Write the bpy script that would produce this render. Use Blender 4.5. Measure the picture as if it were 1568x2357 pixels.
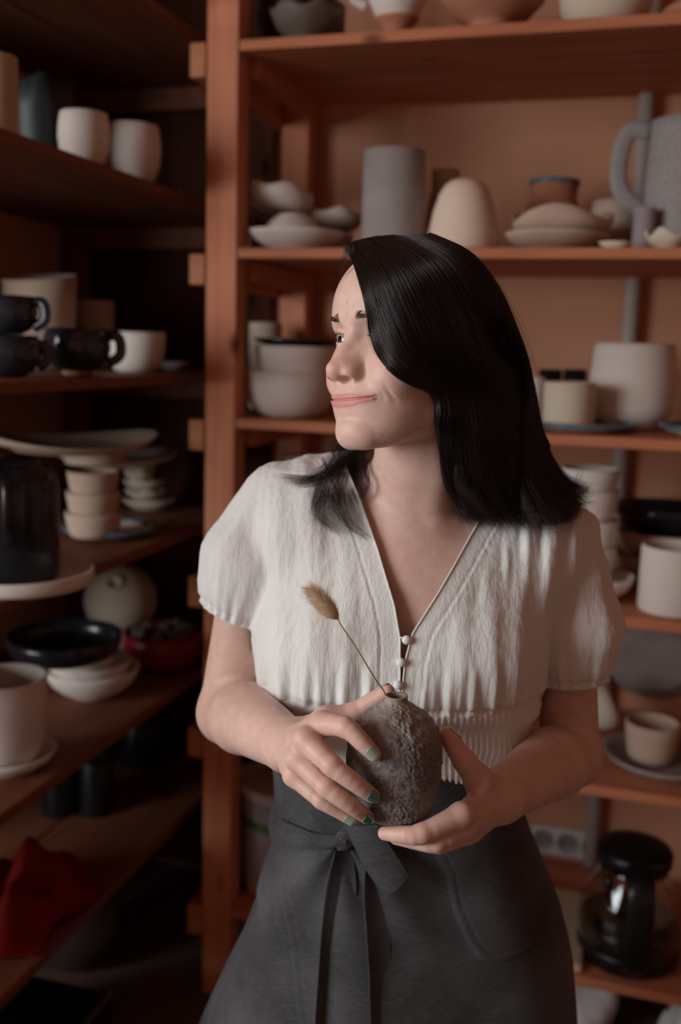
import bpy, bmesh, math, random
import numpy as np
from mathutils import Vector, Matrix
S = bpy.context.scene
for o in list(bpy.data.objects): bpy.data.objects.remove(o)
COL = S.collection
rng = np.random.default_rng(7)

# ------------------------------------------------------------------ camera
FPX, PIT, ROL, YAW = 2291.5, math.radians(9.35), math.radians(1.62), math.radians(16.27)
CAM = np.array([0.0, 0.0, 1.5])
fw = np.array([-math.sin(YAW)*math.cos(PIT), math.cos(YAW)*math.cos(PIT), -math.sin(PIT)])
_r0 = np.array([math.cos(YAW), math.sin(YAW), 0]); _u0 = np.cross(_r0, fw)
rt = _r0*math.cos(ROL)+_u0*math.sin(ROL); up = np.cross(rt, fw)
cd = bpy.data.cameras.new('camera'); cam = bpy.data.objects.new('camera', cd); COL.objects.link(cam)
cd.sensor_fit = 'VERTICAL'; cd.sensor_height = 36; cd.lens = FPX/2357*36; cd.clip_start = .05
m = Matrix.Identity(4)
for i in range(3):
    m[i][0] = rt[i]; m[i][1] = up[i]; m[i][2] = -fw[i]; m[i][3] = CAM[i]
cam.matrix_world = m; S.camera = cam
cd.dof.use_dof = True; cd.dof.focus_distance = .96; cd.dof.aperture_fstop = 3.2

# ------------------------------------------------------------------ light
S.view_settings.view_transform = 'Standard'; S.view_settings.look = 'None'
S.view_settings.gamma = 1; S.view_settings.use_curve_mapping = False; S.view_settings.exposure = 1.08
W = bpy.data.worlds.new('world'); S.world = W; W.use_nodes = True
W.node_tree.nodes['Background'].inputs[0].default_value = (1.0, .53, .39, 1)
W.node_tree.nodes['Background'].inputs[1].default_value = .085
ld = bpy.data.lights.new('window_daylight', 'AREA'); ld.shape = 'RECTANGLE'; ld.size = 1.7; ld.size_y = 1.7
ld.energy = 62; ld.color = (.93, .985, 1.0)
lo = bpy.data.objects.new('window_daylight', ld); COL.objects.link(lo)
lo.location = (-2.92, -1.40, 1.95)
lo.rotation_euler = (Vector((-.3, 1.0, 1.3))-lo.location).to_track_quat('-Z', 'Y').to_euler()

def ray(px, py): return fw+rt*(px-784)/FPX-up*(py-1178.5)/FPX
def aty(px, py, y): d = ray(px, py); return CAM+d*(y/d[1])
def atx(px, py, x): d = ray(px, py); return CAM+d*(x/d[0])
def dist(p): return float((np.asarray(p)-CAM)@fw)

# ------------------------------------------------------------------ materials
def nodes(name):
    M = bpy.data.materials.new(name); M.use_nodes = True
    nt = M.node_tree; return M, nt, nt.nodes['Principled BSDF']
def N(nt, t, **k):
    n = nt.nodes.new(t)
    for a, b in k.items():
        if a in n.inputs: n.inputs[a].default_value = b
        else: setattr(n, a, b)
    return n
def mottled(name, c1, c2, rough=.6, scale=12, bump=.1, bscale=60, stretch=(1, 1, 1), detail=5, spec=.4, coat=0, dist_=.002):
    M, nt, b = nodes(name); L = nt.links.new
    tc = N(nt, 'ShaderNodeTexCoord'); mp = N(nt, 'ShaderNodeMapping'); mp.inputs['Scale'].default_value = stretch
    L(tc.outputs['Object'], mp.inputs['Vector'])
    n1 = N(nt, 'ShaderNodeTexNoise', Scale=scale, Detail=detail); L(mp.outputs[0], n1.inputs['Vector'])
    cr = N(nt, 'ShaderNodeValToRGB'); cr.color_ramp.elements[0].position = .3; cr.color_ramp.elements[1].position = .7
    cr.color_ramp.elements[0].color = (*c1, 1); cr.color_ramp.elements[1].color = (*c2, 1)
    L(n1.outputs['Fac'], cr.inputs[0]); L(cr.outputs[0], b.inputs['Base Color'])
    b.inputs['Roughness'].default_value = rough; b.inputs['Specular IOR Level'].default_value = spec
    b.inputs['Coat Weight'].default_value = coat
    if bump:
        n2 = N(nt, 'ShaderNodeTexNoise', Scale=bscale, Detail=4); L(mp.outputs[0], n2.inputs['Vector'])
        bp = N(nt, 'ShaderNodeBump', Strength=bump, Distance=dist_); L(n2.outputs['Fac'], bp.inputs['Height'])
        L(bp.outputs[0], b.inputs['Normal'])
    return M
def wood(name, c1, c2, axis, sp_=.2):
    st = [30, 30, 30]; st[axis] = 1.6
    M, nt, b = nodes(name); L = nt.links.new
    tc = N(nt, 'ShaderNodeTexCoord'); mp = N(nt, 'ShaderNodeMapping'); mp.inputs['Scale'].default_value = st
    L(tc.outputs['Object'], mp.inputs['Vector'])
    n1 = N(nt, 'ShaderNodeTexNoise', Scale=1.0, Detail=6, Roughness=.6, Distortion=.6); L(mp.outputs[0], n1.inputs['Vector'])
    cr = N(nt, 'ShaderNodeValToRGB'); cr.color_ramp.elements[0].position = .3; cr.color_ramp.elements[1].position = .72
    cr.color_ramp.elements[0].color = (*c1, 1); cr.color_ramp.elements[1].color = (*c2, 1)
    L(n1.outputs['Fac'], cr.inputs[0])
    # knots
    mp2 = N(nt, 'ShaderNodeMapping'); s2 = [9, 9, 9]; s2[axis] = 4; mp2.inputs['Scale'].default_value = s2
    L(tc.outputs['Object'], mp2.inputs['Vector'])
    vo = N(nt, 'ShaderNodeTexVoronoi', Scale=1.0); L(mp2.outputs[0], vo.inputs['Vector'])
    kr = N(nt, 'ShaderNodeValToRGB'); kr.color_ramp.elements[0].position = .06; kr.color_ramp.elements[1].position = .14
    kr.color_ramp.elements[0].color = (.25, .2, .2, 1); kr.color_ramp.elements[1].color = (1, 1, 1, 1)
    L(vo.outputs['Distance'], kr.inputs[0])
    mx = N(nt, 'ShaderNodeMix', data_type='RGBA', blend_type='MULTIPLY'); mx.inputs[0].default_value = 1
    L(cr.outputs[0], mx.inputs[6]); L(kr.outputs[0], mx.inputs[7]); L(mx.outputs[2], b.inputs['Base Color'])
    b.inputs['Roughness'].default_value = .62; b.inputs['Specular IOR Level'].default_value = sp_
    bp = N(nt, 'ShaderNodeBump', Strength=.15, Distance=.002); L(n1.outputs['Fac'], bp.inputs['Height']); L(bp.outputs[0], b.inputs['Normal'])
    return M
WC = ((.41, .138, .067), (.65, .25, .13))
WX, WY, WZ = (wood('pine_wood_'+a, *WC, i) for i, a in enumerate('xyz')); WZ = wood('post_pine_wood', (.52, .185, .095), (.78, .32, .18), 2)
WD = wood('dark_pine_wood', (.13, .044, .022), (.235, .082, .042), 1); WDZ = wood('shaded_pine_wood_z', (.13, .044, .022), (.235, .082, .042), 2)  # darker copy of the pine: the left unit's shade is put into its colour
END = wood('pine_end_grain', (.42, .17, .075), (.58, .25, .12), 1)
WALL = mottled('wall_paint', (.56, .27, .165), (.62, .315, .195), .9, 3, .15, 40, spec=.1)
WHITE = mottled('white_bisque', (.70, .62, .56), (.78, .71, .65), .75, 8, .12, 120, spec=.25)
CREAM = mottled('cream_clay', (.62, .52, .40), (.72, .63, .50), .75, 8, .15, 100, spec=.25)
GREYC = mottled('grey_clay', (.30, .26, .25), (.38, .33, .32), .8, 10, .12, 100, spec=.25)
SPECK = mottled('speckled_grey_clay', (.26, .235, .23), (.40, .37, .36), .8, 220, .25, 160, spec=.25, detail=2)
TERRA = mottled('terracotta', (.42, .17, .095), (.50, .225, .14), .8, 9, .12, 100, spec=.2)
BEIGE = mottled('beige_clay', (.48, .34, .26), (.58, .43, .34), .8, 9, .15, 80, spec=.2)
DARKG = mottled('black_glaze', (.006, .007, .009), (.022, .024, .03), .22, 14, .08, 50, spec=.5)
BLUEG = mottled('dark_blue_glaze', (.010, .016, .024), (.035, .045, .058), .12, 22, .05, 40, spec=.6)
GREENG = mottled('dark_green_glaze', (.009, .015, .015), (.024, .035, .033), .5, 18, .3, 18, stretch=(6, 6, .6), spec=.4)
BLUER = mottled('blue_glaze', (.05, .10, .15), (.12, .20, .27), .3, 30, .05, 50, spec=.5)
REDP = mottled('red_glaze', (.22, .008, .016), (.27, .012, .022), .4, 5, 0, spec=.4)
REDC = mottled('red_cloth', (.16, .005, .004), (.23, .008, .006), .75, 20, .3, 60, spec=.2)
BLACKP = mottled('black_plastic', (.006, .006, .006), (.010, .010, .010), .35, 5, 0, spec=.4)
METAL = mottled('dull_metal', (.30, .29, .28), (.36, .35, .34), .35, 9, 0); METAL.node_tree.nodes['Principled BSDF'].inputs['Metallic'].default_value = .9
BAG = mottled('white_plastic_film', (.55, .55, .55), (.68, .68, .68), .3, 6, .3, 25, spec=.5)
WPL = mottled('white_plastic', (.58, .55, .53), (.62, .6, .58), .4, 4, 0)
PIPEM = mottled('grey_paint', (.40, .34, .31), (.45, .39, .36), .6, 6, 0)
FLOORM = mottled('floor_paint', (.10, .06, .045), (.14, .085, .065), .6, 4, .1, 30)
def glass(name, col=(1, 1, 1), rough=.02):
    M, nt, b = nodes(name); b.inputs['Base Color'].default_value = (*col, 1); b.inputs['Roughness'].default_value = rough
    b.inputs['Transmission Weight'].default_value = 1; b.inputs['IOR'].default_value = 1.45; return M
GLASS = glass('clear_glass', (.93, .95, .95))

# ------------------------------------------------------------------ mesh helpers
def link(name, me, mat=None, parent=None, smooth=True):
    o = bpy.data.objects.new(name, me); COL.objects.link(o)
    if mat is not None: me.materials.append(mat)
    if parent is not None: o.parent = parent
    if smooth and len(me.polygons): me.polygons.foreach_set('use_smooth', np.ones(len(me.polygons), bool))
    return o
def mesh(verts, faces, name='m'):
    me = bpy.data.meshes.new(name); me.from_pydata([tuple(map(float, v)) for v in verts], [], [tuple(map(int, f)) for f in faces]); me.update(); return me
def npmesh(V, Q, name='m'):
    """fast quad mesh"""
    me = bpy.data.meshes.new(name); V = np.asarray(V, np.float32); Q = np.asarray(Q, np.int32); k = Q.shape[1]
    me.vertices.add(len(V)); me.vertices.foreach_set('co', V.ravel())
    me.loops.add(Q.size); me.loops.foreach_set('vertex_index', Q.ravel())
    me.polygons.add(len(Q)); me.polygons.foreach_set('loop_start', np.arange(0, Q.size, k, dtype=np.int32))
    me.polygons.foreach_set('loop_total', np.full(len(Q), k, np.int32)); me.update(calc_edges=True); me.validate(); return me
def box_me(x0, x1, y0, y1, z0, z1, bev=.003):
    bm = bmesh.new(); bmesh.ops.create_cube(bm, size=1)
    for v in bm.verts: v.co = Vector(((x0+x1)/2+v.co.x*(x1-x0), (y0+y1)/2+v.co.y*(y1-y0), (z0+z1)/2+v.co.z*(z1-z0)))
    if bev: bmesh.ops.bevel(bm, geom=bm.edges[:], offset=bev, segments=2, affect='EDGES', profile=.5)
    me = bpy.data.meshes.new('box'); bm.to_mesh(me); bm.free(); return me
def empty(name, loc, label=None, cat=None, group=None, rz=0):
    o = bpy.data.objects.new(name, None); COL.objects.link(o); o.location = tuple(map(float, loc)); o.rotation_euler = (0, 0, rz); o.empty_display_size = .05
    tag(o, label, cat, group); return o
def tag(o, label=None, cat=None, group=None, kind=None):
    for k, v in (('label', label), ('category', cat), ('group', group), ('kind', kind)):
        if v: o[k] = v
    return o
def grid_faces(nu, nv, closed_u=True):
    f = []
    for j in range(nv-1):
        for i in range(nu if closed_u else nu-1):
            a = j*nu+i; b = j*nu+(i+1) % nu; f.append((a, b, b+nu, a+nu))
    return f
def lathe_me(prof, n=40, wob=0, sx=1, sy=1, cap=True, rimwave=0, nw=5, seed=0):
    prof = np.array(prof, float); th = np.linspace(0, 2*math.pi, n, endpoint=False); r = np.random.default_rng(seed)
    ph = r.uniform(0, 6.28, 4); zmax = prof[:, 1].max() or 1
    V = []
    for rr, z in prof:
        w = 1+wob*(np.sin(2*th+ph[0])+.6*np.sin(3*th+ph[1])+.4*np.sin(5*th+ph[2]))*(z/zmax)
        zz = z+rimwave*np.sin(nw*th+ph[3])*max(0, z/zmax)**2
        V.append(np.stack([rr*w*np.cos(th)*sx, rr*w*np.sin(th)*sy, zz+0*th], 1))
    V = np.concatenate(V); F = grid_faces(n, len(prof))
    if cap:
        F.append(tuple(range(n))[::-1]); F.append(tuple(range((len(prof)-1)*n, len(prof)*n)))
    return mesh(V, F)
def tube_me(path, rad, n=10, flat=1.0, cap=True):
    P = np.array(path, float); K = len(P); rad = np.broadcast_to(np.asarray(rad, float), (K,))
    T = np.gradient(P, axis=0); T /= np.linalg.norm(T, axis=1)[:, None]
    a = np.array([0, 0, 1.0]) if abs(T[0][2]) < .9 else np.array([1.0, 0, 0])
    V = []; nrm = np.cross(T[0], a); nrm /= np.linalg.norm(nrm)
    th = np.linspace(0, 2*math.pi, n, endpoint=False)
    for k in range(K):
        nrm = nrm-T[k]*(nrm@T[k]); nrm /= np.linalg.norm(nrm); b = np.cross(T[k], nrm)
        V.append(P[k]+rad[k]*(np.outer(np.cos(th), nrm)+flat*np.outer(np.sin(th), b)))
    F = grid_faces(n, K)
    if cap: F.append(tuple(range(n))[::-1]); F.append(tuple(range((K-1)*n, K*n)))
    return mesh(np.concatenate(V), F)
def bez(pts, n=16):
    """Catmull-Rom through pts"""
    P = np.array(pts, float); P = np.vstack([2*P[0]-P[1], P, 2*P[-1]-P[-2]]); out = []
    seg = len(P)-3
    for t in np.linspace(0, seg-1e-9, n):
        i = int(t); u = t-i; a, b, c, d = P[i:i+4]
        out.append(.5*(2*b+(c-a)*u+(2*a-5*b+4*c-d)*u*u+(3*b-a-3*c+d)*u**3))
    return np.array(out)

# ------------------------------------------------------------------ structure
def st(name, me, mat): o = link(name, me, mat, smooth=False); o['kind'] = 'structure'; return o
st('floor', box_me(-3.26, 2.6, -3.3, 2.62, -.1, 0, 0), FLOORM)
st('wall_back', box_me(-1.62, 2.6, 2.47, 2.62, 0, 2.75, 0), WALL)
st('ceiling', box_me(-3.26, 2.6, -3.3, 2.62, 2.7, 2.8, 0), WALL)
# left wall: a short stretch behind the shelves, then a bay with the window that lets the daylight in
WY0, WY1, WZ0, WZ1 = -2.35, -.45, .90, 2.75-.3
bm = bmesh.new()
for (x, y0, y1, z0, z1) in ((-1.56, 1.50, 2.47, 0, 2.7), (-3.2, -3.3, WY0, 0, 2.7), (-3.2, WY1, 1.62, 0, 2.7), (-3.2, WY0, WY1, 0, WZ0), (-3.2, WY0, WY1, WZ1, 2.7)):
    r_ = bmesh.ops.create_cube(bm, size=1)
    for v in r_['verts']: v.co = Vector((x+v.co.x*.12, (y0+y1)/2+v.co.y*(y1-y0), (z0+z1)/2+v.co.z*(z1-z0)))
r_ = bmesh.ops.create_cube(bm, size=1)
for v in r_['verts']: v.co = Vector((-2.38+v.co.x*1.52, 1.56+v.co.y*.12, 1.35+v.co.z*2.7))
me = bpy.data.meshes.new('w'); bm.to_mesh(me); bm.free(); st('wall_left', me, WALL)
wf = empty('window_1', (-3.2, (WY0+WY1)/2, WZ0)); wf['kind'] = 'structure'
hy = (WY1-WY0)/2; hz = WZ1-WZ0
for (a, b, c, d) in ((-hy, -hy+.05, 0, hz), (hy-.05, hy, 0, hz), (-hy, hy, 0, .05), (-hy, hy, hz-.05, hz)):
    link('window_frame', box_me(-.03, .03, a, b, c, d, .004), WPL, wf, False)

# ------------------------------------------------------------------ shelving
SR = [2.098, 1.697, 1.348, 1.001, .649, .228]          # shelf tops, unit on the back wall
SL = [2.155, 1.815, 1.433, 1.083, .728, .405]          # shelf tops, unit on the left wall
YF, XL = 1.95, -.95
u = empty('shelving_unit', (-.84, YF, 0), 'open pine shelving unit filling the back wall behind the woman', 'shelving')
def board(name, par, x0, x1, y0, y1, z0, z1, mat, bev=.003):
    px, py, pz = par.location
    cx, cy, cz = (x0+x1)/2, (y0+y1)/2, (z0+z1)/2
    o = link(name, box_me(x0-cx, x1-cx, y0-cy, y1-cy, z0-cz, z1-cz, bev), mat, par, False); o.location = (cx-px, cy-py, cz-pz); return o
for (a, b) in ((YF, YF+.06), (2.40, 2.46)):
    board('post', u, -.875, -.807, a, b, 0, 2.45, WZ); board('post', u, .80, .868, a, b, 0, 2.45, WZ)
for z in SR:
    board('shelf_board', u, -.806, .799, YF+.001, YF+.255, z-.021, z, WX); board('shelf_board', u, -.806, .799, YF+.259, 2.418, z-.021, z, WX)
for a, b in ((100, 180), (585, 655), (965, 1035), (1325, 1395), (1675, 1740), (2080, 2146)):
    z1, z0 = aty(435, a, YF)[2], aty(435, b, YF)[2]
    o = board('cleat', u, -.911, -.8755, YF-.004, 2.459, z0, z1, WY); o.data.materials.append(END)
    for f in o.data.polygons:
        if f.normal.y < -.9: f.material_index = 1
    board('cleat', u, -.8065, -.785, YF+.062, 2.399, z0+.008, z1-.01, WY)
v = empty('shelving_unit', (XL, 1.2, 0), 'shaded pine shelving unit along the left wall, laden with mugs and plates', 'shelving')
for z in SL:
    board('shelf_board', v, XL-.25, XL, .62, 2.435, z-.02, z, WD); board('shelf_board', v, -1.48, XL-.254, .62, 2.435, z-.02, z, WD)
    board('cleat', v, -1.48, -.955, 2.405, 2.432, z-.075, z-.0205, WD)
board('shade_panel', v, -1.49, -.914, 2.440, 2.456, .02, 2.45, wood('painted_shade', (.050, .019, .011), (.080, .031, .018), 2, 0))  # added dark sheet, painted to stand in for shade on the wall behind
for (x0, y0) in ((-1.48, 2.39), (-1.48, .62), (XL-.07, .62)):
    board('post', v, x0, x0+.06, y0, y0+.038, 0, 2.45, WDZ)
o = link('wall_pipe', tube_me([(0, 0, 0), (0, 0, 1.2), (0, 0, 2.69)], .0175, 16), PIPEM); o.location = (-.026, 2.4385, .005)
tag(o, 'slim grey pipe running up the back wall behind the pots', 'pipe')

# ------------------------------------------------------------------ pottery
PROF = {
 'mug':   [(.90, 0), (.97, .02), (1, .06), (1, .5), (1, .97), (.985, 1)],
 'bowl':  [(.40, 0), (.44, .02), (.46, .08), (.66, .22), (.85, .48), (.96, .78), (1, 1)],
 'deep':  [(.55, 0), (.62, .02), (.80, .14), (.93, .35), (.99, .65), (1, 1)],
 'round': [(.46, 0), (.52, .02), (.76, .13), (.95, .36), (1, .58), (.97, .8), (.90, 1)],
 'lens':  [(.30, 0), (.62, .07), (.86, .25), (.97, .48), (1, .66), (.985, .86), (.95, 1)],
 'plate': [(.60, 0), (.66, .05), (.70, .25), (.90, .55), (1, 1)],
 'flat':  [(.93, 0), (.98, .10), (1, .4), (1, 1)],
 'foot':  [(.36, 0), (.38, .02), (.34, .17), (.40, .24), (.66, .32), (.88, .52), (.98, .78), (1, 1)],
 'jar':   [(.85, 0), (.95, .05), (1, .3), (.97, .55), (.82, .72), (.74, .78), (.76, .86), (.80, 1)],
 'pot':   [(.70, 0), (.74, .02), (.75, .09), (.91, .13), (.98, .25), (1, .5), (.985, .70), (.955, .725), (.965, .745), (.935, .95), (.90, 1)],
 'crock': [(.95, 0), (1, .03), (1, .72), (.97, .82), (.88, .90), (.74, .95), (.68, .96), (.68, 1)],
 'jug':   [(.93, 0), (.98, .03), (1, .2), (.98, .6), (.95, .9), (.97, 1)],
 'tri':   [(.75, 0), (.82, .06), (.9, .3), (.97, .7), (1, 1)],
 'canister': [(.96, 0), (1, .03), (1, .80), (.98, .81), (.98, .83), (1.02, .84), (1.02, .97), (.98, 1)],
}
def vessel(kind, R, H, t=.005, n=44, closed=False, **k):
    p = [(r*R, z*H) for r, z in PROF[kind]]
    p = [(.0008, 0)]+p
    if closed: p = p+[(.0008, H)]
    else:
        inn = [(max(r-t, .001), max(z, min(t*1.3, H*.6))) for r, z in p[1:]][::-1]
        inn[0] = (inn[0][0]+t*.15, H+.0006)
        p = p+inn+[(.0008, inn[-1][1])]
    return lathe_me(p, n, cap=False, **k)
def handle(parent, R, zc, hh, out, ang, mat, rad=.006, flat=1.6):
    c, s = math.cos(ang), math.sin(ang)
    pr = [(R*.96, zc+hh), (R+out*.7, zc+hh*.98), (R+out, zc+hh*.3), (R+out*.85, zc-hh*.45), (R*.96, zc-hh)]
    return link('handle', tube_me(bez([(c*r, s*r, z) for r, z in pr], 18), rad, 10, flat), mat, parent)
GAP = .0012
def place(side, pxl, pxr, pyt, off, zb, pyr=None):
    """spot on a shelf from the photo's columns; returns base point, radius, height"""
    pc = (pxl+pxr)/2; py = pyr or 900
    p = aty(pc, py, YF+off) if side == 'R' else atx(pc, py, XL-off)
    R = (pxr-pxl)/2*dist(p)/FPX
    q = p.copy()
    yy = p[1]+(R if pyt > 830 else -R)
    top = aty(pc, pyt, yy)
    z = top[2]
    return np.array([p[0], p[1], zb+GAP]), R, z-zb-GAP
def pot(name, label, cat, mat, kind, side, pxl, pxr, pyt, off, zb, H=None, t=.005, group=None, closed=False, **k):
    c, R, h = place(side, pxl, pxr, pyt, off, zb, pyt)
    H = H or h
    e = empty(name, c, label, cat, group); e['R'] = R; e['H'] = H
    bn = {'mug': 'body', 'bowl': 'bowl_body'}.get(kind, 'body')
    link(bn, vessel(kind, R, H, t, closed=closed, **k), mat, e)
    return e
def solo(name, label, cat, mat, kind, side, pxl, pxr, pyt, off, zb, H=None, t=.005, group=None, closed=False, **k):
    c, R, h = place(side, pxl, pxr, pyt, off, zb, pyt); H = H or h
    o = link(name, vessel(kind, R, H, t, closed=closed, **k), mat); o.location = c
    tag(o, label, cat, group); o['R'] = R; o['H'] = H; return o
def top(o): return o.location.z+o['H']
# --- top shelf, back unit
z = SR[0]
solo('dark_bowl', 'black lumpy bowl in the shade at the left end of the top shelf', 'bowl', DARKG, 'deep', 'R', 590, 800, -60, .215, z, H=.12, wob=.03)
o = solo('small_bowl', 'dull brown scalloped bowl glimpsed before the black bowl on the top shelf', 'bowl', mottled('brown_clay', (.10, .07, .055), (.15, .11, .09)), 'bowl', 'R', 612, 770, 0, .055, z, H=.055, rimwave=.008, nw=6)
o.location.y = YF+.045; o.location.z = z+GAP
e = pot('jug', 'white jug with a terracotta foot and small loop handle on the top shelf', 'jug', WHITE, 'foot', 'R', 812, 955, 0, .08, z, H=.15)
link('foot', lathe_me([(.001, -.0005), (.024, -.0005), (.026, .022), (.036, .032), (.0445, .0405), (.0446, .0408), (.001, .04)], 40, cap=False), TERRA, e)
handle(e, e['R']*.97, .085, .022, .024, math.pi+.25, WHITE, .006)
solo('terracotta_bowl', 'wide footed terracotta bowl in the middle of the top shelf', 'bowl', TERRA, 'foot', 'R', 962, 1218, 0, .11, z, H=.14)
solo('faceted_bowl', 'white faceted bowl right of the wide terracotta one on the top shelf', 'bowl', CREAM, 'deep', 'R', 1232, 1440, 0, .10, z, H=.11, n=14)
solo('terracotta_dish', 'shallow terracotta dish at the right end of the top shelf', 'dish', TERRA, 'plate', 'R', 1462, 1640, 0, .10, z, H=.028)
# --- second shelf, back unit
z = SR[1]
o = solo('oval_dish', 'white oval dish lying lowest in the leaning stack left of the grey cylinder', 'dish', WHITE, 'bowl', 'R', 568, 796, 522, .10, z, H=.040, wob=.02)
def shellbowl(name, label, px, y, zc, R, H, rot, mat=WHITE, kind='bowl', **k):
    o = link(name, vessel(kind, R, H, .005, **k), mat); p = aty(px, 500, y); o.location = (p[0], y, zc); o.rotation_euler = rot; return tag(o, label, 'dish')
shellbowl('shell_dish', 'small white shell-like dish turned over on the lowest oval dish', 672, YF+.11, z+.082, .062, .042, (math.pi+.12, 0, 0), wob=.03)
shellbowl('wavy_plate', 'white wavy plate on top of the leaning stack, against the post', 640, YF+.13, z+.090, .073, .040, (-.16, .06, 0), kind='lens', wob=.05, rimwave=.005)
shellbowl('wavy_bowl', 'brownish wavy bowl under the wavy plate beside the grey cylinder', 768, YF+.240, z+.0012, .046, .052, (0, 0, 0), mat=BEIGE, kind='tri', wob=.05, rimwave=.004)
shellbowl('wavy_plate', 'white wavy plate touching the grey cylinder from the left', 768, YF+.240, z+.058, .066, .038, (-.10, -.04, 0), kind='lens', wob=.05, rimwave=.005)
solo('cylinder_vase', 'tall grey cylinder vase on the second shelf', 'vase', GREYC, 'mug', 'R', 838, 981, 334, .10, z)
solo('small_jar', 'pale slanted jar half hidden between grey cylinder and white dome', 'jar', BEIGE, 'jar', 'R', 985, 1068, 385, .22, z, wob=.03)
p, R, H = place('R', 986, 1152, 398, .09, z, 500)
o = link('dome_vase', lathe_me([(.001, 0), (R*.95, 0), (R, .004), (R*.97, H*.25), (R*.86, H*.55), (R*.70, H*.80), (R*.55, H*.92), (R*.38, H*.98), (R*.2, H), (.001, H)], 48, cap=False), mottled('dome_clay', (.72, .55, .44), (.80, .63, .52), .8, 6, .08, 90), None)
o.location = p; tag(o, 'smooth cream dome standing upside down on the second shelf above the woman', 'vase')
e = pot('lidded_jar', 'terracotta jar with a blue-grey rim behind the folded grey bowls', 'jar', TERRA, 'jar', 'R', 1208, 1348, 408, .315, z)
link('rim', lathe_me([(e['R']*.79, e['H']-.006), (e['R']*.83, e['H']-.006), (e['R']*.83, e['H']+.003), (e['R']*.76, e['H']+.004), (e['R']*.74, e['H']-.006)], 40, cap=False), BLUER, e)
a = solo('grey_bowl', 'beige shallow bowl lowest in the folded pair before the blue-rimmed jar', 'bowl', BEIGE, 'bowl', 'R', 1158, 1404, 528, .11, z, H=.034, wob=.02)
b = solo('folded_bowl', 'crumpled beige bowl nested on the shallow bowl before the blue-rimmed jar', 'bowl', BEIGE, 'deep', 'R', 1176, 1412, 482, .115, top(a)-.006, wob=.05, rimwave=.012, nw=3)
solo('round_pot', 'brownish round pot behind the speckled pitcher', 'pot', BEIGE, 'round', 'R', 1362, 1482, 455, .30, z)
e = pot('pitcher', 'tall speckled grey pitcher with a big ear handle at the right edge', 'pitcher', SPECK, 'jug', 'R', 1500, 1700, 258, .21, z)
handle(e, e['R'], e['H']*.63, e['H']*.31, .052, math.pi+.12, SPECK, .008, 2.2)
solo('small_cup', 'low grey cup standing before the speckled pitcher', 'cup', GREYC, 'mug', 'R', 1460, 1512, 476, .125, z)
o = shellbowl('curled_dish', 'white curled dish lying at the front edge under the speckled pitcher', 1545, YF+.050, z+.001, .046, .028, (0, 0, .3), mat=CREAM, wob=.04, rimwave=.008)
o = shellbowl('spoon_rest', 'small cream leaf dish at the front edge left of the curled dish', 1420, YF+.035, z+.001, .03, .012, (0, 0, 0), mat=CREAM, kind='plate', sy=.7)
# --- third shelf
z = SR[2]
a = solo('serving_bowl', 'large white bowl lowest in the stack left of her face', 'bowl', WHITE, 'deep', 'R', 566, 772, 852, .12, z)
b = solo('nested_bowl', 'smaller white bowl nested in the large one left of her face', 'bowl', WHITE, 'tri', 'R', 588, 780, 797, .12, top(a)-.030)
c = solo('dark_plate', 'black plate lying across the white bowl stack left of her face', 'plate', DARKG, 'plate', 'R', 583, 782, 778, .12, top(b)-.004, H=.018)
solo('square_cup', 'dim beige cup at the back of the shelf behind the white bowl stack', 'cup', BEIGE, 'mug', 'R', 574, 650, 742, .33, z)
pl = solo('blue_platter', 'wavy platter with a blue glazed rim under the cream mug', 'platter', CREAM, 'plate', 'R', 1215, 1460, 985, .135, z, H=.014, rimwave=.003, wob=.02)
def ringed(o, R, H, mat, w=.012):
    return link('glazed_rim', lathe_me([(R-w*.2, H-.006), (R+.002, H-.003), (R+.002, H+.003), (R-w, H+.003), (R-w*1.1, H-.002)], 48, cap=False), mat, o)
ringed(pl, pl['R'], pl['H'], BLUER)
pl2 = solo('blue_platter', 'second blue-rimmed platter under the big white pot', 'platter', CREAM, 'plate', 'R', 1524, 1800, 1000, .12, z, H=.020, rimwave=.003)
ringed(pl2, pl2['R'], pl2['H'], BLUER)
solo('mug', 'cream handleless mug on the blue-rimmed platter', 'mug', CREAM, 'mug', 'R', 1254, 1372, 878, .12, z+.0082)
o = solo('big_pot', 'big white banded pot at the right edge of the third shelf', 'pot', WHITE, 'pot', 'R', 1366, 1560, 790, .262, z); o.location.z = z+GAP
for k, px in enumerate((1268, 1325)):
    solo('dark_cup', ('low dark cup behind the cream mug, nearest her hair', 'low dark cup behind the cream mug, nearest the big white pot')[k], 'cup', DARKG, 'deep', 'R', px-27, px+27, 850, .37, z)
solo('side_cup', 'white cup half hidden by her hair left of the cream mug', 'cup', WHITE, 'mug', 'R', 1212, 1256, 868, .30, z)
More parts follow.
